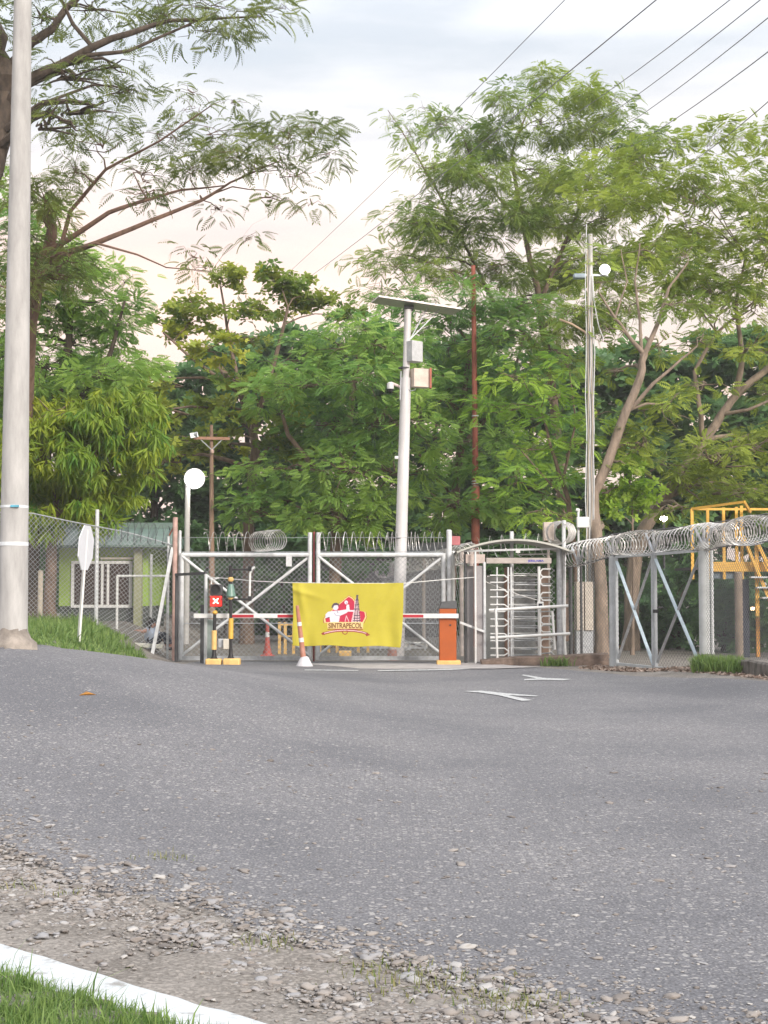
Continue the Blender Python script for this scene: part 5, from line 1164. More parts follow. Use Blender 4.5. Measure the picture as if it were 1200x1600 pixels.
# lit yard lamp
dL = 40.0
b0 = P(290, 1000, dL); b0.z = zz(b0.x, dL)
r = cpole('lamp_post', 'concrete lamp post with a glaring white lamp beside the wooden crossarm pole', 'street lamp', [b0, P(293.5, 752, dL)], 0.095, 0.07, concrete, 14)
c_ = P(304, 748, dL - .12)
m_ = MB(); m_.tube([P(293.5, 757, dL), P(298, 752, dL - .05), c_ + V(0, .07, 0)], 0.03, 8); part(m_, 'arm', galv, r)
m_ = MB(); m_.tube([c_ + V(0, .12, .03), c_ + V(0, .0, 0), c_ + V(0, -.03, -.01)], [0.10, 0.245, 0.25], 24); hd = part(m_, 'lamp_head', galv, r)
m_ = MB(); m_.tube([c_ + V(0, -.031, -.01), c_ + V(0, -.07, -.02), c_ + V(0, -.10, -.03)], [0.24, 0.225, 0.12], 24); part(m_, 'lamp_glass', mat('lit_yard_lamp', (1, 1, 1), 0.3, emit=(1.0, 0.99, 0.97), estr=22), hd)
m_ = MB(); rp = [c_ + V(math.cos(a) * .262, -.02, math.sin(a) * .262) for a in np.linspace(0, 2 * math.pi, 33)]; m_.tube(rp, .022, 8, cap=False); part(m_, 'halo_ring', mat('ring_glow', (.7, .7, .7), .5, emit=(1, .97, .92), estr=.16), hd)  # dim glowing ring added round the lamp to imitate a soft halo
pl_ = bpy.data.lights.new('yard_lamp_light', 'POINT'); pl_.energy = 14; pl_.shadow_soft_size = 0.2; pl_.color = (1, .98, .93)
po = bpy.data.objects.new('yard_lamp_light', pl_); col.objects.link(po); po.location = c_ + V(0, -.4, -.05) - W0[r]; po.parent = r
# wooden crossarm pole
dW = 42.0
b0 = P(331, 1000, dW); b0.z = zz(b0.x, dW)
r = cpole('crossarm_pole', 'weathered wooden pole with a crossarm and V braces behind the lit lamp', 'utility pole', [b0, P(330.5, 664, dW)], 0.105, 0.045, wood, 12)
m_ = MB(); m_.bar(P(303, 684.5, dW - .1), P(359, 685.5, dW - .1), 0.08, 0.08); part(m_, 'crossarm', mat('arm_rust', (0.34, 0.19, 0.13), 0.8), r)
for px in (314, 347):
    m_ = MB(); m_.bar(P(px, 687, dW - .1), P(331, 703, dW - .1), 0.03); part(m_, 'brace', galv, r)
m_ = MB(); m_.tube([P(303, 679, dW - .2), P(308, 678.5, dW - .2)], [0.05, 0.08], 10); m_.bar(P(297, 681, dW - .25), P(309, 679, dW - .15), 0.14, 0.06); part(m_, 'lantern', galv, r)
m_ = MB(); m_._lathe(P(331.5, 708, dW - .15), [(0.05, 0), (0.06, 0.03), (0.05, 0.1)], 12); part(m_, 'insulator', mat('insul', (0.5, 0.35, 0.3), 0.4), r)

# ------------------------------------------------------------------ turnstile shelter
dT = 33.2
tx = lambda px, d=dT: P(px, 950, d).x
tz = lambda py, d=dT: P(600, py, d).z
r = thing('turnstile_shelter', 'full height turnstile cage under an arched tin roof beside the orange barrier', 'turnstile', (tx(815), dT + .7, 0.05))
ya, yb = dT - 0.25, dT + 1.5
m_ = MB(); pr = []
for i in range(25):
    t = i / 24; px = 713 + 182 * t; arch = 862 - 19.5 * (1 - (2 * t - 1) ** 2); pr.append((tx(px), tz(arch)))
n_ = len(pr); vs = []
for y_, dz in ((ya, 0), (yb, 0.0)):
    for x, z in pr: vs.append((x, y_, z + dz))
    for x, z in pr: vs.append((x, y_, z + dz - 0.045))
fs = []
for i in range(n_ - 1):
    fs += [(i, i + 1, 2 * n_ + i + 1, 2 * n_ + i), (n_ + i + 1, n_ + i, 3 * n_ + i, 3 * n_ + i + 1), (i + 1, i, n_ + i, n_ + i + 1), (2 * n_ + i, 2 * n_ + i + 1, 3 * n_ + i + 1, 3 * n_ + i)]
m_.add(vs, fs); part(m_, 'roof', mat('arch_tin', (0.42, 0.42, 0.38), 0.5, 0.15, 3), r)
m_ = MB(); m_.bar((tx(725), dT, tz(861)), (tx(885), dT, tz(857)), 0.045, 0.045); m_.bar((tx(885), dT, tz(857)), (tx(887), yb, tz(857)), 0.045, 0.045); part(m_, 'eave_rail', galv_light, r)
m_ = MB(); m_.bar((tx(760), dT + .05, tz(876)), (tx(862), dT + .05, tz(876)), 0.13, 0.13); part(m_, 'header', mat('header_beige', (0.40, 0.36, 0.33), 0.6), r, smooth=False, bevel=0.01)
m_ = MB(); m_.box(tx(728), tx(758), dT - .02, dT + .04, tz(880), tz(866)); part(m_, 'side_header', mat('side_beige', (0.50, 0.42, 0.38), 0.6), r, smooth=False)
m_ = MB(); m_.bar((tx(810), dT + .3, tz(866)), (tx(866), dT + .3, tz(865)), 0.03); part(m_, 'inner_rail', white_paint, r)
m_ = MB(); m_.box(tx(806), tx(813), dT - .06, dT, tz(864), tz(859.5)); part(m_, 'lamp_box', white_paint, r)
for px, yt, yb_, rr, mm, dd in ((728, 862, 1035, .036, dark_grey, .06), (742, 862, 1037, .026, white_paint, -.2), (757, 878, 1030, .034, galv_light, 0), (803, 829, 1027, .045, galv_light, .5), (875, 858, 1028, .065, galv, .1), (885, 860, 1027, .04, galv, .5)):
    m_ = MB(); m_.tube([(tx(px), dT + dd, 0), (tx(px), dT + dd, tz(yt))], rr, 10); part(m_, 'post', mm, r)
# side cage of perforated sheet
m_ = MB(); m_.box(tx(745), tx(755.5), dT + .02, dT + .035, .05, tz(884)); part(m_, 'side_panel', mat('perforated', (0.30, 0.285, 0.29), 0.6, 0.15, 40), r, smooth=False)
m_ = MB(); m_.box(tx(729), tx(741), dT + .3, dT + .315, .05, tz(884)); part(m_, 'back_panel', mat('perforated', (0.30, 0.285, 0.29), 0.6), r, smooth=False)
m_ = MB(); m_.bar((tx(718), dT - .15, tz(972)), (tx(757), dT - .05, tz(987)), .05); part(m_, 'side_rail', galv_light, r)
# left comb cage
for i in range(12):
    yy = 899 + i * 11.4; m_ = MB(); x0, x1 = tx(766), tx(806)
    z = tz(yy)
    if i % 2 == 0: m_.tube([(x0, dT, z), (tx(788), dT, z), (tx(793.5), dT - .02, z - .06), (tx(793.5), dT - .02, z - .10), (tx(788), dT, z - tz(yy) + tz(yy + 11)), (x0, dT, tz(yy + 11))], 0.017, 7)
    m_.tube([(tx(795), dT + .2, z), (tx(846), dT + .55, z)], 0.013, 6)
    part(m_, 'comb_bar', white_paint if i % 2 == 0 else galv, r)
for px in (777, 794.5, 799):
    m_ = MB(); m_.tube([(tx(px), dT + .06, 0.05), (tx(px), dT + .06, tz(886))], 0.02, 8); part(m_, 'cage_upright', galv_light, r)
# rotor
m_ = MB(); m_.tube([(tx(843), dT + .1, 0.03), (tx(843), dT + .1, tz(885))], 0.034, 12); ro = part(m_, 'rotor', white_paint, r)
for yy in (889, 901.5, 926, 939, 963, 975, 999, 1012):
    pass
for y0, y1 in ((889, 901), (902, 915), (926, 938), (963, 975), (976, 988), (999, 1012)):
    m_ = MB(); zA, zB = tz(y0), tz(y1)
    m_.tube([(tx(862), dT + .12, zA), (tx(849), dT + .1, zA), (tx(845.5), dT + .1, zA - .05), (tx(845.5), dT + .1, zB + .05), (tx(849), dT + .1, zB), (tx(862), dT + .12, zB)], 0.018, 7); part(m_, 'rotor_arm', white_paint, ro)
for i in range(6):
    z = tz(905 + i * 22); m_ = MB(); m_.tube([(tx(843), dT + .1, z), (tx(815), dT + .8, z)], 0.018, 7); part(m_, 'rotor_arm', galv, ro)
    m_ = MB(); m_.tube([(tx(843), dT + .1, z - .1), (tx(868), dT + .8, z - .1)], 0.018, 7); part(m_, 'rotor_arm', galv, ro)
m_ = MB(); m_.box(tx(795.5), tx(811), dT + 1.3, dT + 1.33, .05, tz(885)); part(m_, 'back_sheet', mat('rust_sheet', (0.30, 0.19, 0.14), 0.8, 0.3, 3), r, smooth=False)
m_ = MB(); m_.box(tx(763), tx(846), dT + 1.36, dT + 1.38, .05, tz(900)); part(m_, 'rear_panel', mat('rear_grey', (0.36, 0.37, 0.36), 0.7, 0.2, 5), r, smooth=False)
m_ = MB(); m_.box(tx(848), tx(864), dT + .9, dT + .93, .05, tz(890)); part(m_, 'rear_sheet', mat('rear_rust', (0.36, 0.25, 0.19), 0.8, 0.3, 3), r, smooth=False)
m_ = MB(); m_.chain(lambda u, v, o: V(tx(806) + u, dT + 1.0 + o, .1 + v), tx(875) - tx(806), 2.1, .13, .012); part(m_, 'rear_mesh', galv, r, smooth=False)
for i in range(8):
    m_ = MB(); z = tz(896 + i * 17); m_.tube([(tx(806), dT + .35, z), (tx(842), dT + .35, z - .01)], .013, 6); part(m_, 'guide_bar', galv_light, r)
# sign with blue letters
tm = text_mesh('JERILAMA', 1.0)
xs = [v.co.x for v in tm.vertices]; ys = [v.co.y for v in tm.vertices]
m_ = MB(); m_.add([(tx(825 + (v.co.x - min(xs)) / (max(xs) - min(xs)) * 25), dT - .019, tz(879 - (v.co.y - min(ys)) / (max(ys) - min(ys)) * 4.4)) for v in tm.vertices], [tuple(p.vertices) for p in tm.polygons])
lt = part(m_, 'blue_lettering', mat('blue_ink', (0.03, 0.02, 0.42), 0.5), r, smooth=False); lt.modifiers.new('t', 'SOLIDIFY').thickness = 0.004
# card reader on its post
r = thing('card_reader', 'small white card reader with dark screen on a post in the turnstile', 'card reader', (tx(844, 33), 33, 0.05))
m_ = MB(); m_.tube([(tx(844, 33), 33, 0), (tx(844, 33), 33, tz(950, 33))], 0.022, 8); part(m_, 'post', white_paint, r)
m_ = MB(); m_.box(tx(839, 33), tx(849, 33), 32.93, 33.03, tz(949, 33), tz(940, 33)); rd = part(m_, 'housing', white_paint, r, bevel=0.01)
m_ = MB(); m_.box(tx(841, 33), tx(847, 33), 32.924, 32.929, tz(948, 33), tz(943, 33)); part(m_, 'screen', mat('screen_dark', (0.015, 0.015, 0.03), 0.2), rd, smooth=False)
# pipe guard rails in front
r = thing('pipe_railing', 'pale pipe guard with two sloping rails in front of the turnstile', 'railing', (tx(828, 32.9), 32.9, 0.05))
for a, b2 in (((764, 953.5), (888, 946.5)), ((766, 996.5), (891, 990))):
    m_ = MB(); m_.tube([P(*a, 32.9), P(*b2, 32.75)], 0.034, 10); part(m_, 'rail', white_paint, r)
for a, b2 in (((774.5, 951), (777, 1030)), ((878.5, 948), (884, 1027)), ((863, 955), (867, 1015))):
    m_ = MB(); m_.tube([P(*a, 32.85), P(*b2, 32.85)], 0.028, 10); part(m_, 'upright', white_paint, r)
# dark plinth under it
mb = MB(); pts = [(752, 1032), (790, 1027.5), (860, 1025), (950, 1021)]
top_ = [P(a, b_, 32.55) for a, b_ in pts]
vs = []
for p in top_: vs += [(p.x, 32.45, -0.05), (p.x, 32.45, p.z - .02), (p.x, 32.5, p.z), (p.x, 33.05, p.z)]
fs = []
for i in range(3):
    for k in range(3): fs.append((i * 4 + k, i * 4 + k + 1, i * 4 + k + 5, i * 4 + k + 4))
fs += [(0, 1, 2, 3), (15, 14, 13, 12)]
mb.add(vs, fs); single(mb, 'concrete_plinth', mat('plinth_brown', (0.17, 0.125, 0.10), 0.95, 0.5, 5, bump=0.5), 'rough dark concrete plinth edge under the turnstile', 'plinth', smooth=False)
# horn and white box on a thin post
dN = 36.2
r = thing('equipment_post', 'thin post with a white box and small camera behind the turnstile', 'post', (tx(904, dN), dN, 0))
m_ = MB(); m_.tube([P(904, 1005, dN), P(903.5, 800, dN)], 0.03, 8); part(m_, 'post', galv_light, r)
m_ = MB(); m_.box(tx(901, dN), tx(920, dN), dN - .16, dN - .03, tz(825, dN), tz(808, dN)); part(m_, 'white_box', white_paint, r, bevel=0.02)
m_ = MB(); m_.tube([P(900, 796.5, dN), P(905, 797, dN)], 0.04, 10); m_.tube([P(904, 801, dN), P(905, 796, dN)], 0.025, 8); part(m_, 'camera', white_paint, r)
# cream cabinets behind the mesh
r = thing('cabinet', 'tall cream metal cabinet behind the mesh right of the turnstile', 'cabinet', (tx(914, 35.8), 36, 0))
m_ = MB(); m_.box(tx(901, 35.8), tx(912.5, 35.8), 35.8, 36.3, tz(985, 35.8), tz(909, 35.8)); part(m_, 'door', mat('cab_cream', (0.48, 0.43, 0.37), 0.6), r, smooth=False, bevel=0.01)
m_ = MB(); m_.box(tx(914, 35.8), tx(927, 35.8), 35.8, 36.3, tz(985, 35.8), tz(909, 35.8)); part(m_, 'door', mat('cab_cream', (0.48, 0.43, 0.37)), r, smooth=False, bevel=0.01)
m_ = MB(); m_.box(tx(901, 35.8), tx(927, 35.8), 35.85, 36.25, 0, tz(985, 35.8)); part(m_, 'stand', galv, r, smooth=False)
# coil stack and box by the turnstile roof
r = thing('razor_coil', 'short bunch of razor wire loops above the right end of the arched roof', 'razor wire', (tx(878, 35), 35, 2.4))
m_ = MB(); m_.helix([P(870, 833, 34.9), P(884, 832, 36.2)], 0.27, 0.09, 0.010, 18, .05, random.Random(3)); part(m_, 'coil', razor, r)
m_ = MB(); m_.tube([P(881, 1000, 35), P(881, 813, 35)], 0.05, 10); part(m_, 'post', galv_light, r)
m_ = MB(); m_.box(tx(850, 35.4), tx(866, 35.4), 35.35, 35.6, tz(845, 35.4), tz(816, 35.4)); m_.box(tx(856, 35.4), tx(860, 35.4), 35.45, 35.52, 0, tz(845, 35.4)); part(m_, 'beige_box', mat('box_beige2', (0.50, 0.43, 0.37), 0.6), r, bevel=0.015)
mb = MB(); mb.helix([P(745, 857, 35.3), P(800, 852, 35.3), P(862, 852, 35.3)], 0.26, 0.30, 0.008, 16, .08, random.Random(8)); single(mb, 'razor_wire', razor, 'loose open razor wire loops stretched behind the arched roof', 'razor wire')

# ------------------------------------------------------------------ right fence with the double swing gate
FA, FB, FC, FD, FE, FF = V(tx(886, 33.5), 33.5, 0), V(tx(958, 32), 32, 0), V(tx(1022, 30.25), 30.25, 0), V(tx(1101, 28.7), 28.7, 0), V(tx(1200, 25.5), 25.5, 0), V(8.9, 16.5, 0)
def ZT(p): return P(600, np.interp((p.x / p.y) * F + 600, [886, 958, 1022, 1101, 1200, 1400], [888, 869, 864.5, 858, 846, 820]), p.y).z
r = thing('razor_fence', 'grey mesh fence under a thick razor coil running towards the right edge', 'fence', (FC.x, FC.y, 0.05))
def span(a, b2, zb0, zb1, p_=0.10, m=wire_dark):
    Ls = (b2 - a).length; n_ = Vector((-(b2 - a).y, (b2 - a).x, 0)).normalized(); za, zb = ZT(a), ZT(b2)
    def M(u, v, o):
        t = u / Ls; p = a.lerp(b2, t); z0 = zb0 + (zb1 - zb0) * t; z1 = za + (zb - za) * t
        return V(p.x, p.y, z0 + (z1 - z0) * v / 2.3) + n_ * o
    m_ = MB(); m_.chain(M, Ls, 2.3, p_, 0.0065); return m_
part(span(FA, FB, .1, .1), 'mesh', wire_dark, r, smooth=False); part(span(FD, FE, .4, .42), 'mesh', wire_dark, r, smooth=False); part(span(FE, FF, .42, .42), 'mesh', wire_dark, r, smooth=False)
def coilz(p): return ZT(p) + 0.235
m_ = MB(); rg_ = random.Random(12)
cp = [q + V(0, 0, coilz(q)) for q in (FA, FB, FC, FD, FE, FF)]; cp[0].z += 0.02
m_.helix(cp, 0.238, 0.125, 0.011, 18, 0.14, rg_); part(m_, 'razor_coil', razor, r)
m_ = MB()
for dz in (0.0, 0.48): m_.tube([q + V(0, 0, ZT(q) + dz - 0.0) for q in (FA, FB, FC, FD, FE, FF)], 0.013, 6)
part(m_, 'strand', mat('strand', (0.12, 0.12, 0.125), 0.5), r)
def fpost(q, rr, mm, ztop=None, nm='post'):
    m_ = MB(); m_.tube([q - V(0, 0, .05), q + V(0, 0, (ztop or ZT(q)))], rr, 14); return part(m_, nm, mm, r)
blue_grey = mat('blue_grey_steel', (0.41, 0.435, 0.45), 0.5, 0.18, 4)
fpost(FB + V(0, 0.02, 0), 0.085, blue_grey); fpost(FD + V(0, 0, zz(FD.x, FD.y)), 0.10, mat('post_concrete', (0.42, 0.44, 0.44), 0.8, 0.14, 3, bump=.2))
fpost(FE + V(.3, -.5, 0), 0.05, galv); fpost(FF, 0.05, galv)
m_ = MB(); q = FD + V(0.17, 0.12, 0); m_.tube([q, q + V(0, 0, ZT(FD))], 0.035, 8); part(m_, 'pipe', galv_light, r)
m_ = MB(); q = FA + V(0.12, .3, 0); m_.tube([q, q + V(0, 0, 2.2)], 0.045, 8); q = FA + V(.35, .2, 0); m_.tube([q, q + V(0, 0, 2.2)], 0.03, 8); part(m_, 'slim_post', dark_grey, r)
for q in (FA + V(.25, -.1, 0), FB, FC, FD, FE + V(.3, -.5, 0)):
    b_ = q + V(0, 0, ZT(q) + 0.02); dr = (FD - FB).normalized(); m_ = MB()
    for sg in (1, -1): m_.bar(b_, b_ + dr * 0.30 * sg + V(0, 0, 0.40), 0.045)
    m_.bar(b_ - V(0, 0, .05), b_ + V(0, 0, .46), 0.045); part(m_, 'coil_arm', galv, r)
# plinth under the right part
mb = MB(); n_ = 26; vs = []; prk = random.Random(2); dr = (FE - FD); PN = Vector((-dr.y, dr.x, 0)).normalized(); PN = PN if PN.y < 0 else -PN
ends = [FD.lerp(FE, t) for t in np.linspace(-0.02, 1.0, 20)] + [FE.lerp(FF, t) for t in np.linspace(0.1, 1, 12)]
for q in ends:
    e = prk.uniform(-.015, .015); zt = 0.40 + e
    for off, z in ((0.10, -.1), (0.115 + e, zt - .03), (0.08, zt), (-0.12, zt), (-0.12, -.1)): vs.append(q + PN * off + V(0, 0, z))
fs = []
for i in range(len(ends) - 1):
    for k in range(4): fs.append((i * 5 + k, i * 5 + k + 1, i * 5 + k + 6, i * 5 + k + 5))
mb.add(vs, fs); single(mb, 'fence_plinth', mat('fence_plinth', (0.22, 0.20, 0.18), 0.95, 0.6, 5, dark=(0.05, 0.045, 0.04), bump=.5, stretch=(1, 1, .4)), 'stained low concrete plinth under the mesh at the right edge', 'plinth', smooth=False)
# swing gate leaves
def sleaf(a, b2, label):
    z0 = 0.07; za, zb = ZT(a) - .02, ZT(b2) - .02
    r = thing('swing_gate_leaf', label, 'gate', ((a + b2) / 2), 'leaves of the double swing gate')
    up = V(0, 0, 1)
    for q, z in ((a, za), (b2, zb)):
        m_ = MB(); m_.bar(q + V(0, 0, 0.0), q + V(0, 0, z), 0.06, 0.06); part(m_, 'stile', blue_grey, r, bevel=0.006)
    m_ = MB(); m_.bar(a + V(0, 0, za), b2 + V(0, 0, zb), 0.055, 0.055, up); part(m_, 'top_rail', blue_grey, r)
    m_ = MB(); m_.bar(a + V(0, 0, z0), b2 + V(0, 0, z0), 0.055, 0.055, up); part(m_, 'bottom_rail', blue_grey, r)
    m_ = MB(); m_.bar(a + V(0, -.02, za - .1), b2 + V(0, -.02, z0 + .05), 0.062, 0.04); part(m_, 'brace', mat('light_blue_steel', (0.40, 0.48, 0.53), 0.5), r)
    m_ = MB(); m_.bar(b2 + V(0, .025, zb - .1), a + V(0, .025, z0 + .05), 0.05, 0.04); part(m_, 'brace', galv, r)
    Ls = (b2 - a).length
    m_ = MB(); m_.chain(lambda u, v, o: V(*(a.lerp(b2, u / Ls)).xy, z0 + v * (za - z0) / 2.3) + V(0, .05 + o, 0), Ls, 2.3, .10, .006); part(m_, 'mesh', wire_dark, r, smooth=False)
    return r
dgn = (FD - FB).normalized()
s1 = sleaf(FB + dgn * 0.16, FC - dgn * 0.05, 'left leaf of the double swing gate left of the latch')
s2 = sleaf(FC + dgn * 0.06, FD - dgn * 0.14, 'right leaf of the double swing gate right of the latch')
m_ = MB(); q = FC + V(0.02, -.06, tz(955, 30.2)); m_.cbox(q, .10, .06, .07); m_.cbox(q + V(.08, 0, .08), .14, .05, .04); part(m_, 'latch', black, s2)

# ------------------------------------------------------------------ yellow stair platform at the right
dY = 36.5
yx = lambda px, d=dY: P(px, 930, d).x
yz = lambda py, d=dY: P(600, py, d).z
r = thing('access_platform', 'yellow steel access platform with railings and stair behind the right fence', 'platform', (yx(1150), dY, 0))
for px, y0, y1, dd in ((1082.5, 795, 905, 0), (1107, 794, 905, .0), (1132, 793, 905, 0.0), (1152, 792, 905, 0), (1160, 790, 905, 0)):
    m_ = MB(); m_.bar((yx(px), dY + dd, yz(y1)), (yx(px), dY + dd, yz(y0)), 0.07, 0.06); part(m_, 'rail_post', yellow, r)
m_ = MB(); m_.bar(P(1081, 795, dY), P(1164, 784, dY - 1.0), 0.06); part(m_, 'hand_rail', yellow, r)
m_ = MB(); m_.bar(P(1081, 795.5, dY), P(1300, 796, dY), 0.055); part(m_, 'hand_rail', yellow, r)
m_ = MB(); m_.bar(P(1163, 785, dY - 1.0), P(1172, 800, dY), 0.06); part(m_, 'hand_rail', yellow, r)
m_ = MB(); m_.box(yx(1105), yx(1320), dY - .05, dY + .05, yz(893), yz(878)); part(m_, 'deck_beam', yellow, r, smooth=False)
m_ = MB(); m_.box(yx(1082), yx(1320), dY + .06, dY + 2.2, yz(890), yz(886)); part(m_, 'deck', dark_grey, r, smooth=False)
m_ = MB(); m_.box(yx(1108), yx(1164), dY + .06, dY + .1, yz(904), yz(890) - .01); part(m_, 'kick_panel', mat('panel_blue_grey', (0.13, 0.17, 0.20), 0.6), r, smooth=False)
for a, b2 in (((1161, 838), (1232, 1010)), ((1182, 846), (1262, 1010))):
    m_ = MB(); m_.bar(P(*a, dY - .2), P(*b2, dY - .2), 0.075, 0.08); part(m_, 'stair_rail', yellow, r)
for i in range(7):
    m_ = MB(); m_.bar(P(1172 + i * 9, 902 + i * 16, dY - .3), P(1215 + i * 8, 902 + i * 16, dY - .3), 0.04, .2); part(m_, 'stair_tread', galv_light, r)
m_ = MB(); m_.bar((yx(1181.5), dY - .1, yz(963)), (yx(1181.5), dY - .1, yz(846)), 0.09, 0.07); part(m_, 'stair_post', yellow, r)
m_ = MB(); m_.bar((yx(1188), dY + .3, 0), (yx(1188), dY + .3, yz(965)), 0.09, 0.07); part(m_, 'leg', mat('leg_orange', (0.5, 0.24, 0.05), 0.6), r)
m_ = MB(); m_.box(yx(1160), yx(1172), dY + .1, dY + .5, 0, yz(905)); part(m_, 'column', mat('navy', (0.018, 0.022, 0.04), 0.6), r, smooth=False)
m_ = MB(); m_.box(yx(1320) - .2, yx(1320), dY + .1, dY + .5, 0, yz(893)); part(m_, 'column', mat('navy', (0.018, 0.022, 0.04)), r, smooth=False)
warm = mat('warm_lamp', (1, .8, .6), 0.4, emit=(1.0, 0.62, 0.34), estr=2.2)
for px in (1176,):
    m_ = MB(); m_.cbox(P(px, 951, dY - .2), .10, .06, .08); part(m_, 'stair_lamp', warm, r, bevel=0.02)
round_post('tree_stump_post', 'brownish bare trunk like post in front of the navy column', 1154, 35.6, 895, 0.10, bark_pale, 'post')
mb = MB(); c_ = P(1037, 811, 46); mb._lathe(c_ - V(0, 0, .08), [(0.02, 0), (0.11, 0.04), (0.13, 0.1), (0.1, 0.18), (0.02, .2)], 14); mb.tube([c_ - V(0, 0, 3.6), c_ - V(0, 0, .08)], 0.03, 6)
r = thing('yard_lamp', 'far small warm white lamp shining under the slanting trunk', 'lamp', (c_.x, 46, 0))
m_ = MB(); m_._lathe(c_ - V(0, 0, .08), [(0.02, 0), (0.10, 0.04), (0.12, 0.1), (0.1, 0.16), (0.02, .18)], 14); part(m_, 'globe', mat('lit_globe', (1, .9, .85), .4, emit=(1, .86, .78), estr=9), r)
m_ = MB(); m_.tube([(c_.x, 46, 0), (c_.x, 46, c_.z - .08)], 0.035, 8); part(m_, 'post', dark_grey, r)

# ------------------------------------------------------------------ power lines
lines = [((900, -18), (400, 470), 26, 90, .012, 'thin faint power line farthest left in the sky'), ((1042, -14), (430, 470), 24, 90, .017, 'power line crossing low behind the lacy tree to the left'), ((1158, -14), (800, 235), 24, 60, .014, 'third power line from the left at the top edge'),
         ((1205, -14), (850, 240), 23, 60, .014, 'fourth power line from the left at the top edge'), ((1222, 10), (900, 240), 23, 60, .014, 'power line leaving the right edge highest'), ((1225, 62), (930, 255), 23, 60, .015, 'power line leaving the right edge in the middle'), ((1222, 140), (1010, 290), 23, 55, .014, 'power line leaving the right edge lowest')]
cable_m = mat('black_cable', (0.19, 0.19, 0.20), 0.6)
for a, b2, d0, d1, rr, lab in lines:
    A_, B_ = P(*a, d0), P(*b2, d1); mb = MB(); pts = []
    for i in range(13):
        t = i / 12; p = A_.lerp(B_, t); p.z -= 0.9 * t * (1 - t); pts.append(p)
    mb.tube(pts, rr * 0.68, 5); single(mb, 'power_line', cable_m, lab, 'power line', 'power lines over the trees')

# ------------------------------------------------------------------ person sitting behind the fence
dPn = 34.75
def pp(px, py, d=dPn): return P(px, py, d)
skin = mat('skin', (0.36, 0.20, 0.15), 0.6, 0.1)
def skinmesh(name, pts, edges, rads, m, parent, sub=2):
    o0 = W0[parent]; me = bpy.data.meshes.new(name); me.from_pydata([Vector(p) - o0 for p in pts], edges, []); me.update()
    ob = bpy.data.objects.new(name, me); col.objects.link(ob); ob.parent = parent; W0[ob] = o0
    ob.modifiers.new('skin', 'SKIN'); sl_ = me.skin_vertices[0].data if me.skin_vertices else None
    if sl_ is None:
        bpy.context.view_layer.objects.active = ob; sl_ = me.skin_vertices.new().data if hasattr(me.skin_vertices, 'new') else None
    for i, rr in enumerate(rads): sl_[i].radius = (rr, rr) if not isinstance(rr, tuple) else rr; sl_[i].use_root = (i == 0)
    ss = ob.modifiers.new('sub', 'SUBSURF'); ss.levels = sub; ss.render_levels = sub
    me.materials.append(m)
    dg = bpy.context.evaluated_depsgraph_get(); dg.update(); ev = bpy.data.meshes.new_from_object(ob.evaluated_get(dg)); ev.name = name
    ob.modifiers.clear(); ob.data = ev
    if not ev.materials: ev.materials.append(m)
    ev.polygons.foreach_set('use_smooth', [True] * len(ev.polygons)); return ob
pel = pp(237, 993); gnd = zz(pel.x, dPn)
r = thing('person', 'person in pale blue shirt sitting hunched behind the slanting strut of the fence', 'person', (pel.x, dPn, gnd))
def U(px, py, dd=0.0): return P(px, py, dPn + dd)
hip = V(pel.x - 0.03, dPn, gnd + 0.15); chest = U(235, 989, -.02); neck = U(236.5, 982, -.04); headc = U(238, 974.5, -.06); chin = U(239, 980, -.10)
shL, shR = U(230, 984, -.12), U(243, 985, .10)
elL, haL = U(224, 987, -.22), U(217.5, 985.5, -.16)
elR, haR = U(249, 993, .02), U(255, 999, -.06)
knL, knR = V(hip.x + 0.34, dPn - .16, gnd + 0.40), V(hip.x + 0.36, dPn + .10, gnd + 0.36)
anL, anR = V(hip.x + 0.42, dPn - .18, gnd + 0.07), V(hip.x + 0.48, dPn + .09, gnd + 0.07)
toL, toR = anL + V(.17, -.03, -.03), anR + V(.17, .02, -.03)
pts = [hip, hip.lerp(chest, .5), chest, neck, neck.lerp(headc, .55), headc, headc + V(.01, 0, .07), shL, elL, haL, shR, elR, haR, hip + V(.05, -.09, 0), knL, anL, toL, hip + V(.05, .09, 0), knR, anR, toR, headc + V(.085, -.03, -.035)]
ed = [(0, 1), (1, 2), (2, 3), (3, 4), (4, 5), (5, 6), (2, 7), (7, 8), (8, 9), (2, 10), (10, 11), (11, 12), (0, 13), (13, 14), (14, 15), (15, 16), (0, 17), (17, 18), (18, 19), (19, 20), (5, 21)]
rd_ = [.13, .13, .14, .055, .06, .098, .075, .06, .042, .03, .06, .042, .03, .085, .06, .042, .035, .085, .06, .042, .035, .02]
for hnd, el in ((haL, elL), (haR, elR)):
    i0 = pts.index(hnd); d_ = (hnd - el).normalized(); s_ = d_.cross(V(0, 0, 1)).normalized(); palm = hnd + d_ * .06
    pts.append(palm); ed.append((i0, len(pts) - 1)); rd_.append((.036, .018)); ip = len(pts) - 1
    for k, (off, ln) in enumerate(((-.030, .06), (-.010, .075), (.010, .08), (.029, .068))):
        a = palm + d_ * .03 + s_ * off; pts += [a, a + d_ * ln * .55 - V(0, 0, .01), a + d_ * ln - V(0, 0, .035)]; n_ = len(pts); ed += [(ip, n_ - 3), (n_ - 3, n_ - 2), (n_ - 2, n_ - 1)]; rd_ += [.009, .0085, .007]
    a = hnd + d_ * .02 + s_ * .035; pts += [a, a + d_ * .04 + s_ * .02]; n_ = len(pts); ed += [(i0, n_ - 2), (n_ - 2, n_ - 1)]; rd_ += [.011, .009]
skinmesh('body', pts, ed, rd_, skin, r)
shirt = mat('shirt_blue', (0.36, 0.42, 0.52), 0.8, 0.15, 8)
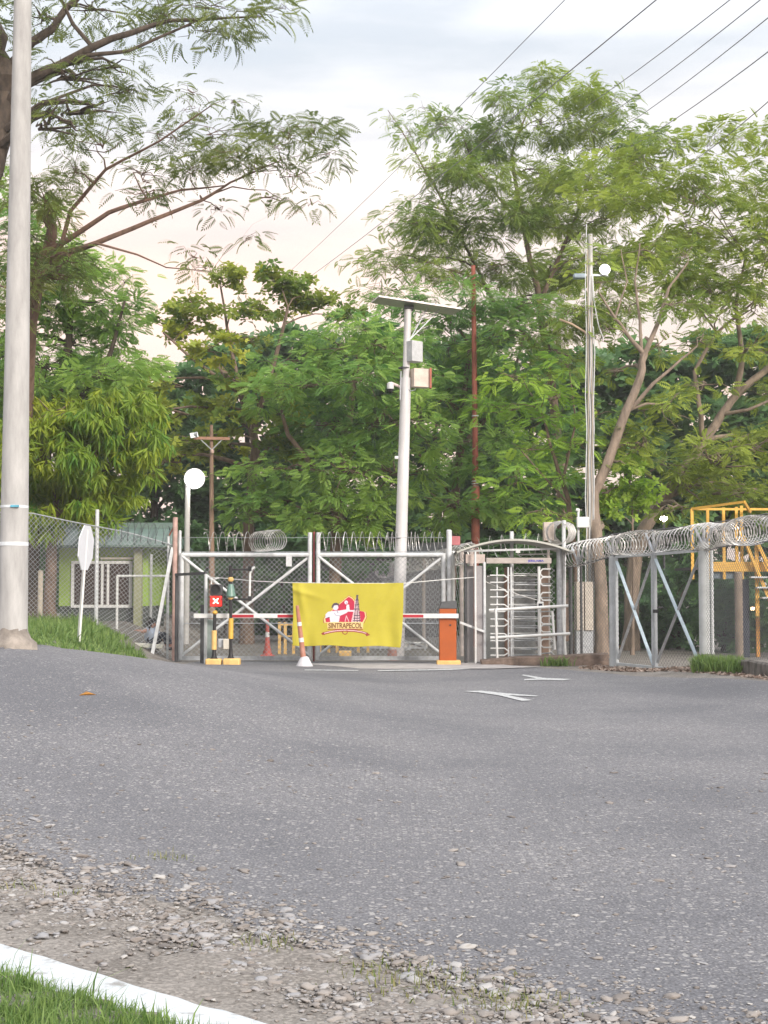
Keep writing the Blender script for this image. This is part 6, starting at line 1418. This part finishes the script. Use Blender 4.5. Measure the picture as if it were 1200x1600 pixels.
skinmesh('shirt', [hip + V(0, 0, .02), hip.lerp(chest, .5), chest, neck.lerp(chest, .25), shL, shL.lerp(elL, .55), shR, elR, elR.lerp(haR, .75)], [(0, 1), (1, 2), (2, 3), (2, 4), (4, 5), (2, 6), (6, 7), (7, 8)], [.15, .15, .16, .075, .085, .062, .082, .062, .05], shirt, r)
skinmesh('trousers', [hip, hip + V(.05, -.09, 0), knL, anL + V(0, 0, .04), hip + V(.05, .09, 0), knR, anR + V(0, 0, .04)], [(0, 1), (1, 2), (2, 3), (0, 4), (4, 5), (5, 6)], [.145, .105, .075, .06, .105, .075, .06], mat('trousers_dark', (0.035, 0.04, 0.055), .8), r)
skinmesh('hair', [headc + V(-.03, 0, .02), headc + V(-.01, 0, .06), headc + V(.04, 0, .075), headc + V(-.07, 0, -.01)], [(0, 1), (1, 2), (0, 3)], [.10, .09, .06, .07], mat('hair_dark', (0.014, 0.011, 0.011), .6), r)
for a, b2 in ((anL, toL), (anR, toR)):
    skinmesh('shoe', [a + V(-.04, 0, -.03), a.lerp(b2, .5) + V(0, 0, -.02), b2 + V(.03, 0, -.01)], [(0, 1), (1, 2)], [.048, .05, .042], mat('shoe_dark', (0.02, 0.018, 0.017), .6), r)
m_ = MB()
for s_ in (-1, 1): m_.tube([headc + V(.085, .035 * s_ - .015, .005), headc + V(.098, .035 * s_ - .015, .005)], .011, 8)
part(m_, 'eyes', mat('eye_dark', (0.02, 0.015, 0.012), .3), r)
# white kerb edge lying in front of the person
mb = MB(); mb.bar(U(204, 1007, -.5), U(254, 1010.5, -.5), 0.10, 0.07); single(mb, 'kerb_stone', mat('kerb_white', (0.55, 0.55, 0.48), 0.8, .3, 6), 'short pale kerb stone lying across the foot of the bank by the fence strut', 'kerb stone', bevel=.015)
# one dry orange leaf on the asphalt
q = G(136, 1089, .75)
for _ in range(4): q = G(136, 1089, zz(q.x, q.y) + .02)
mb = MB(); mb.add([q + V(-.05, -.03, .012), q + V(-.01, .03, .035), q + V(.055, .04, .012), q + V(.02, -.04, .03)], [(0, 1, 2, 3)])
o = single(mb, 'dry_leaf', mat('leaf_orange', (0.55, 0.25, 0.05), .7), 'single orange dry leaf lying on the asphalt at the left', 'leaf'); o.modifiers.new('t', 'SOLIDIFY').thickness = .004

# thin haze added to lift the dark trees, round the whole scene, sky outside
mb = MB(); mb.box(-905, 905, -305, 1205, -1.0, 16.0)
hz_ = bpy.data.materials.new('haze_air'); hz_.use_nodes = True; nt = hz_.node_tree; nt.nodes.clear()
ho = nt.nodes.new('ShaderNodeOutputMaterial'); hv = nt.nodes.new('ShaderNodeVolumePrincipled')
hv.inputs['Color'].default_value = (0.93, 0.94, 0.95, 1); hv.inputs['Density'].default_value = 0.0008; hv.inputs['Anisotropy'].default_value = 0.2
nt.links.new(hv.outputs[0], ho.inputs['Volume'])
single(mb, 'haze', hz_, kind='stuff', smooth=False)
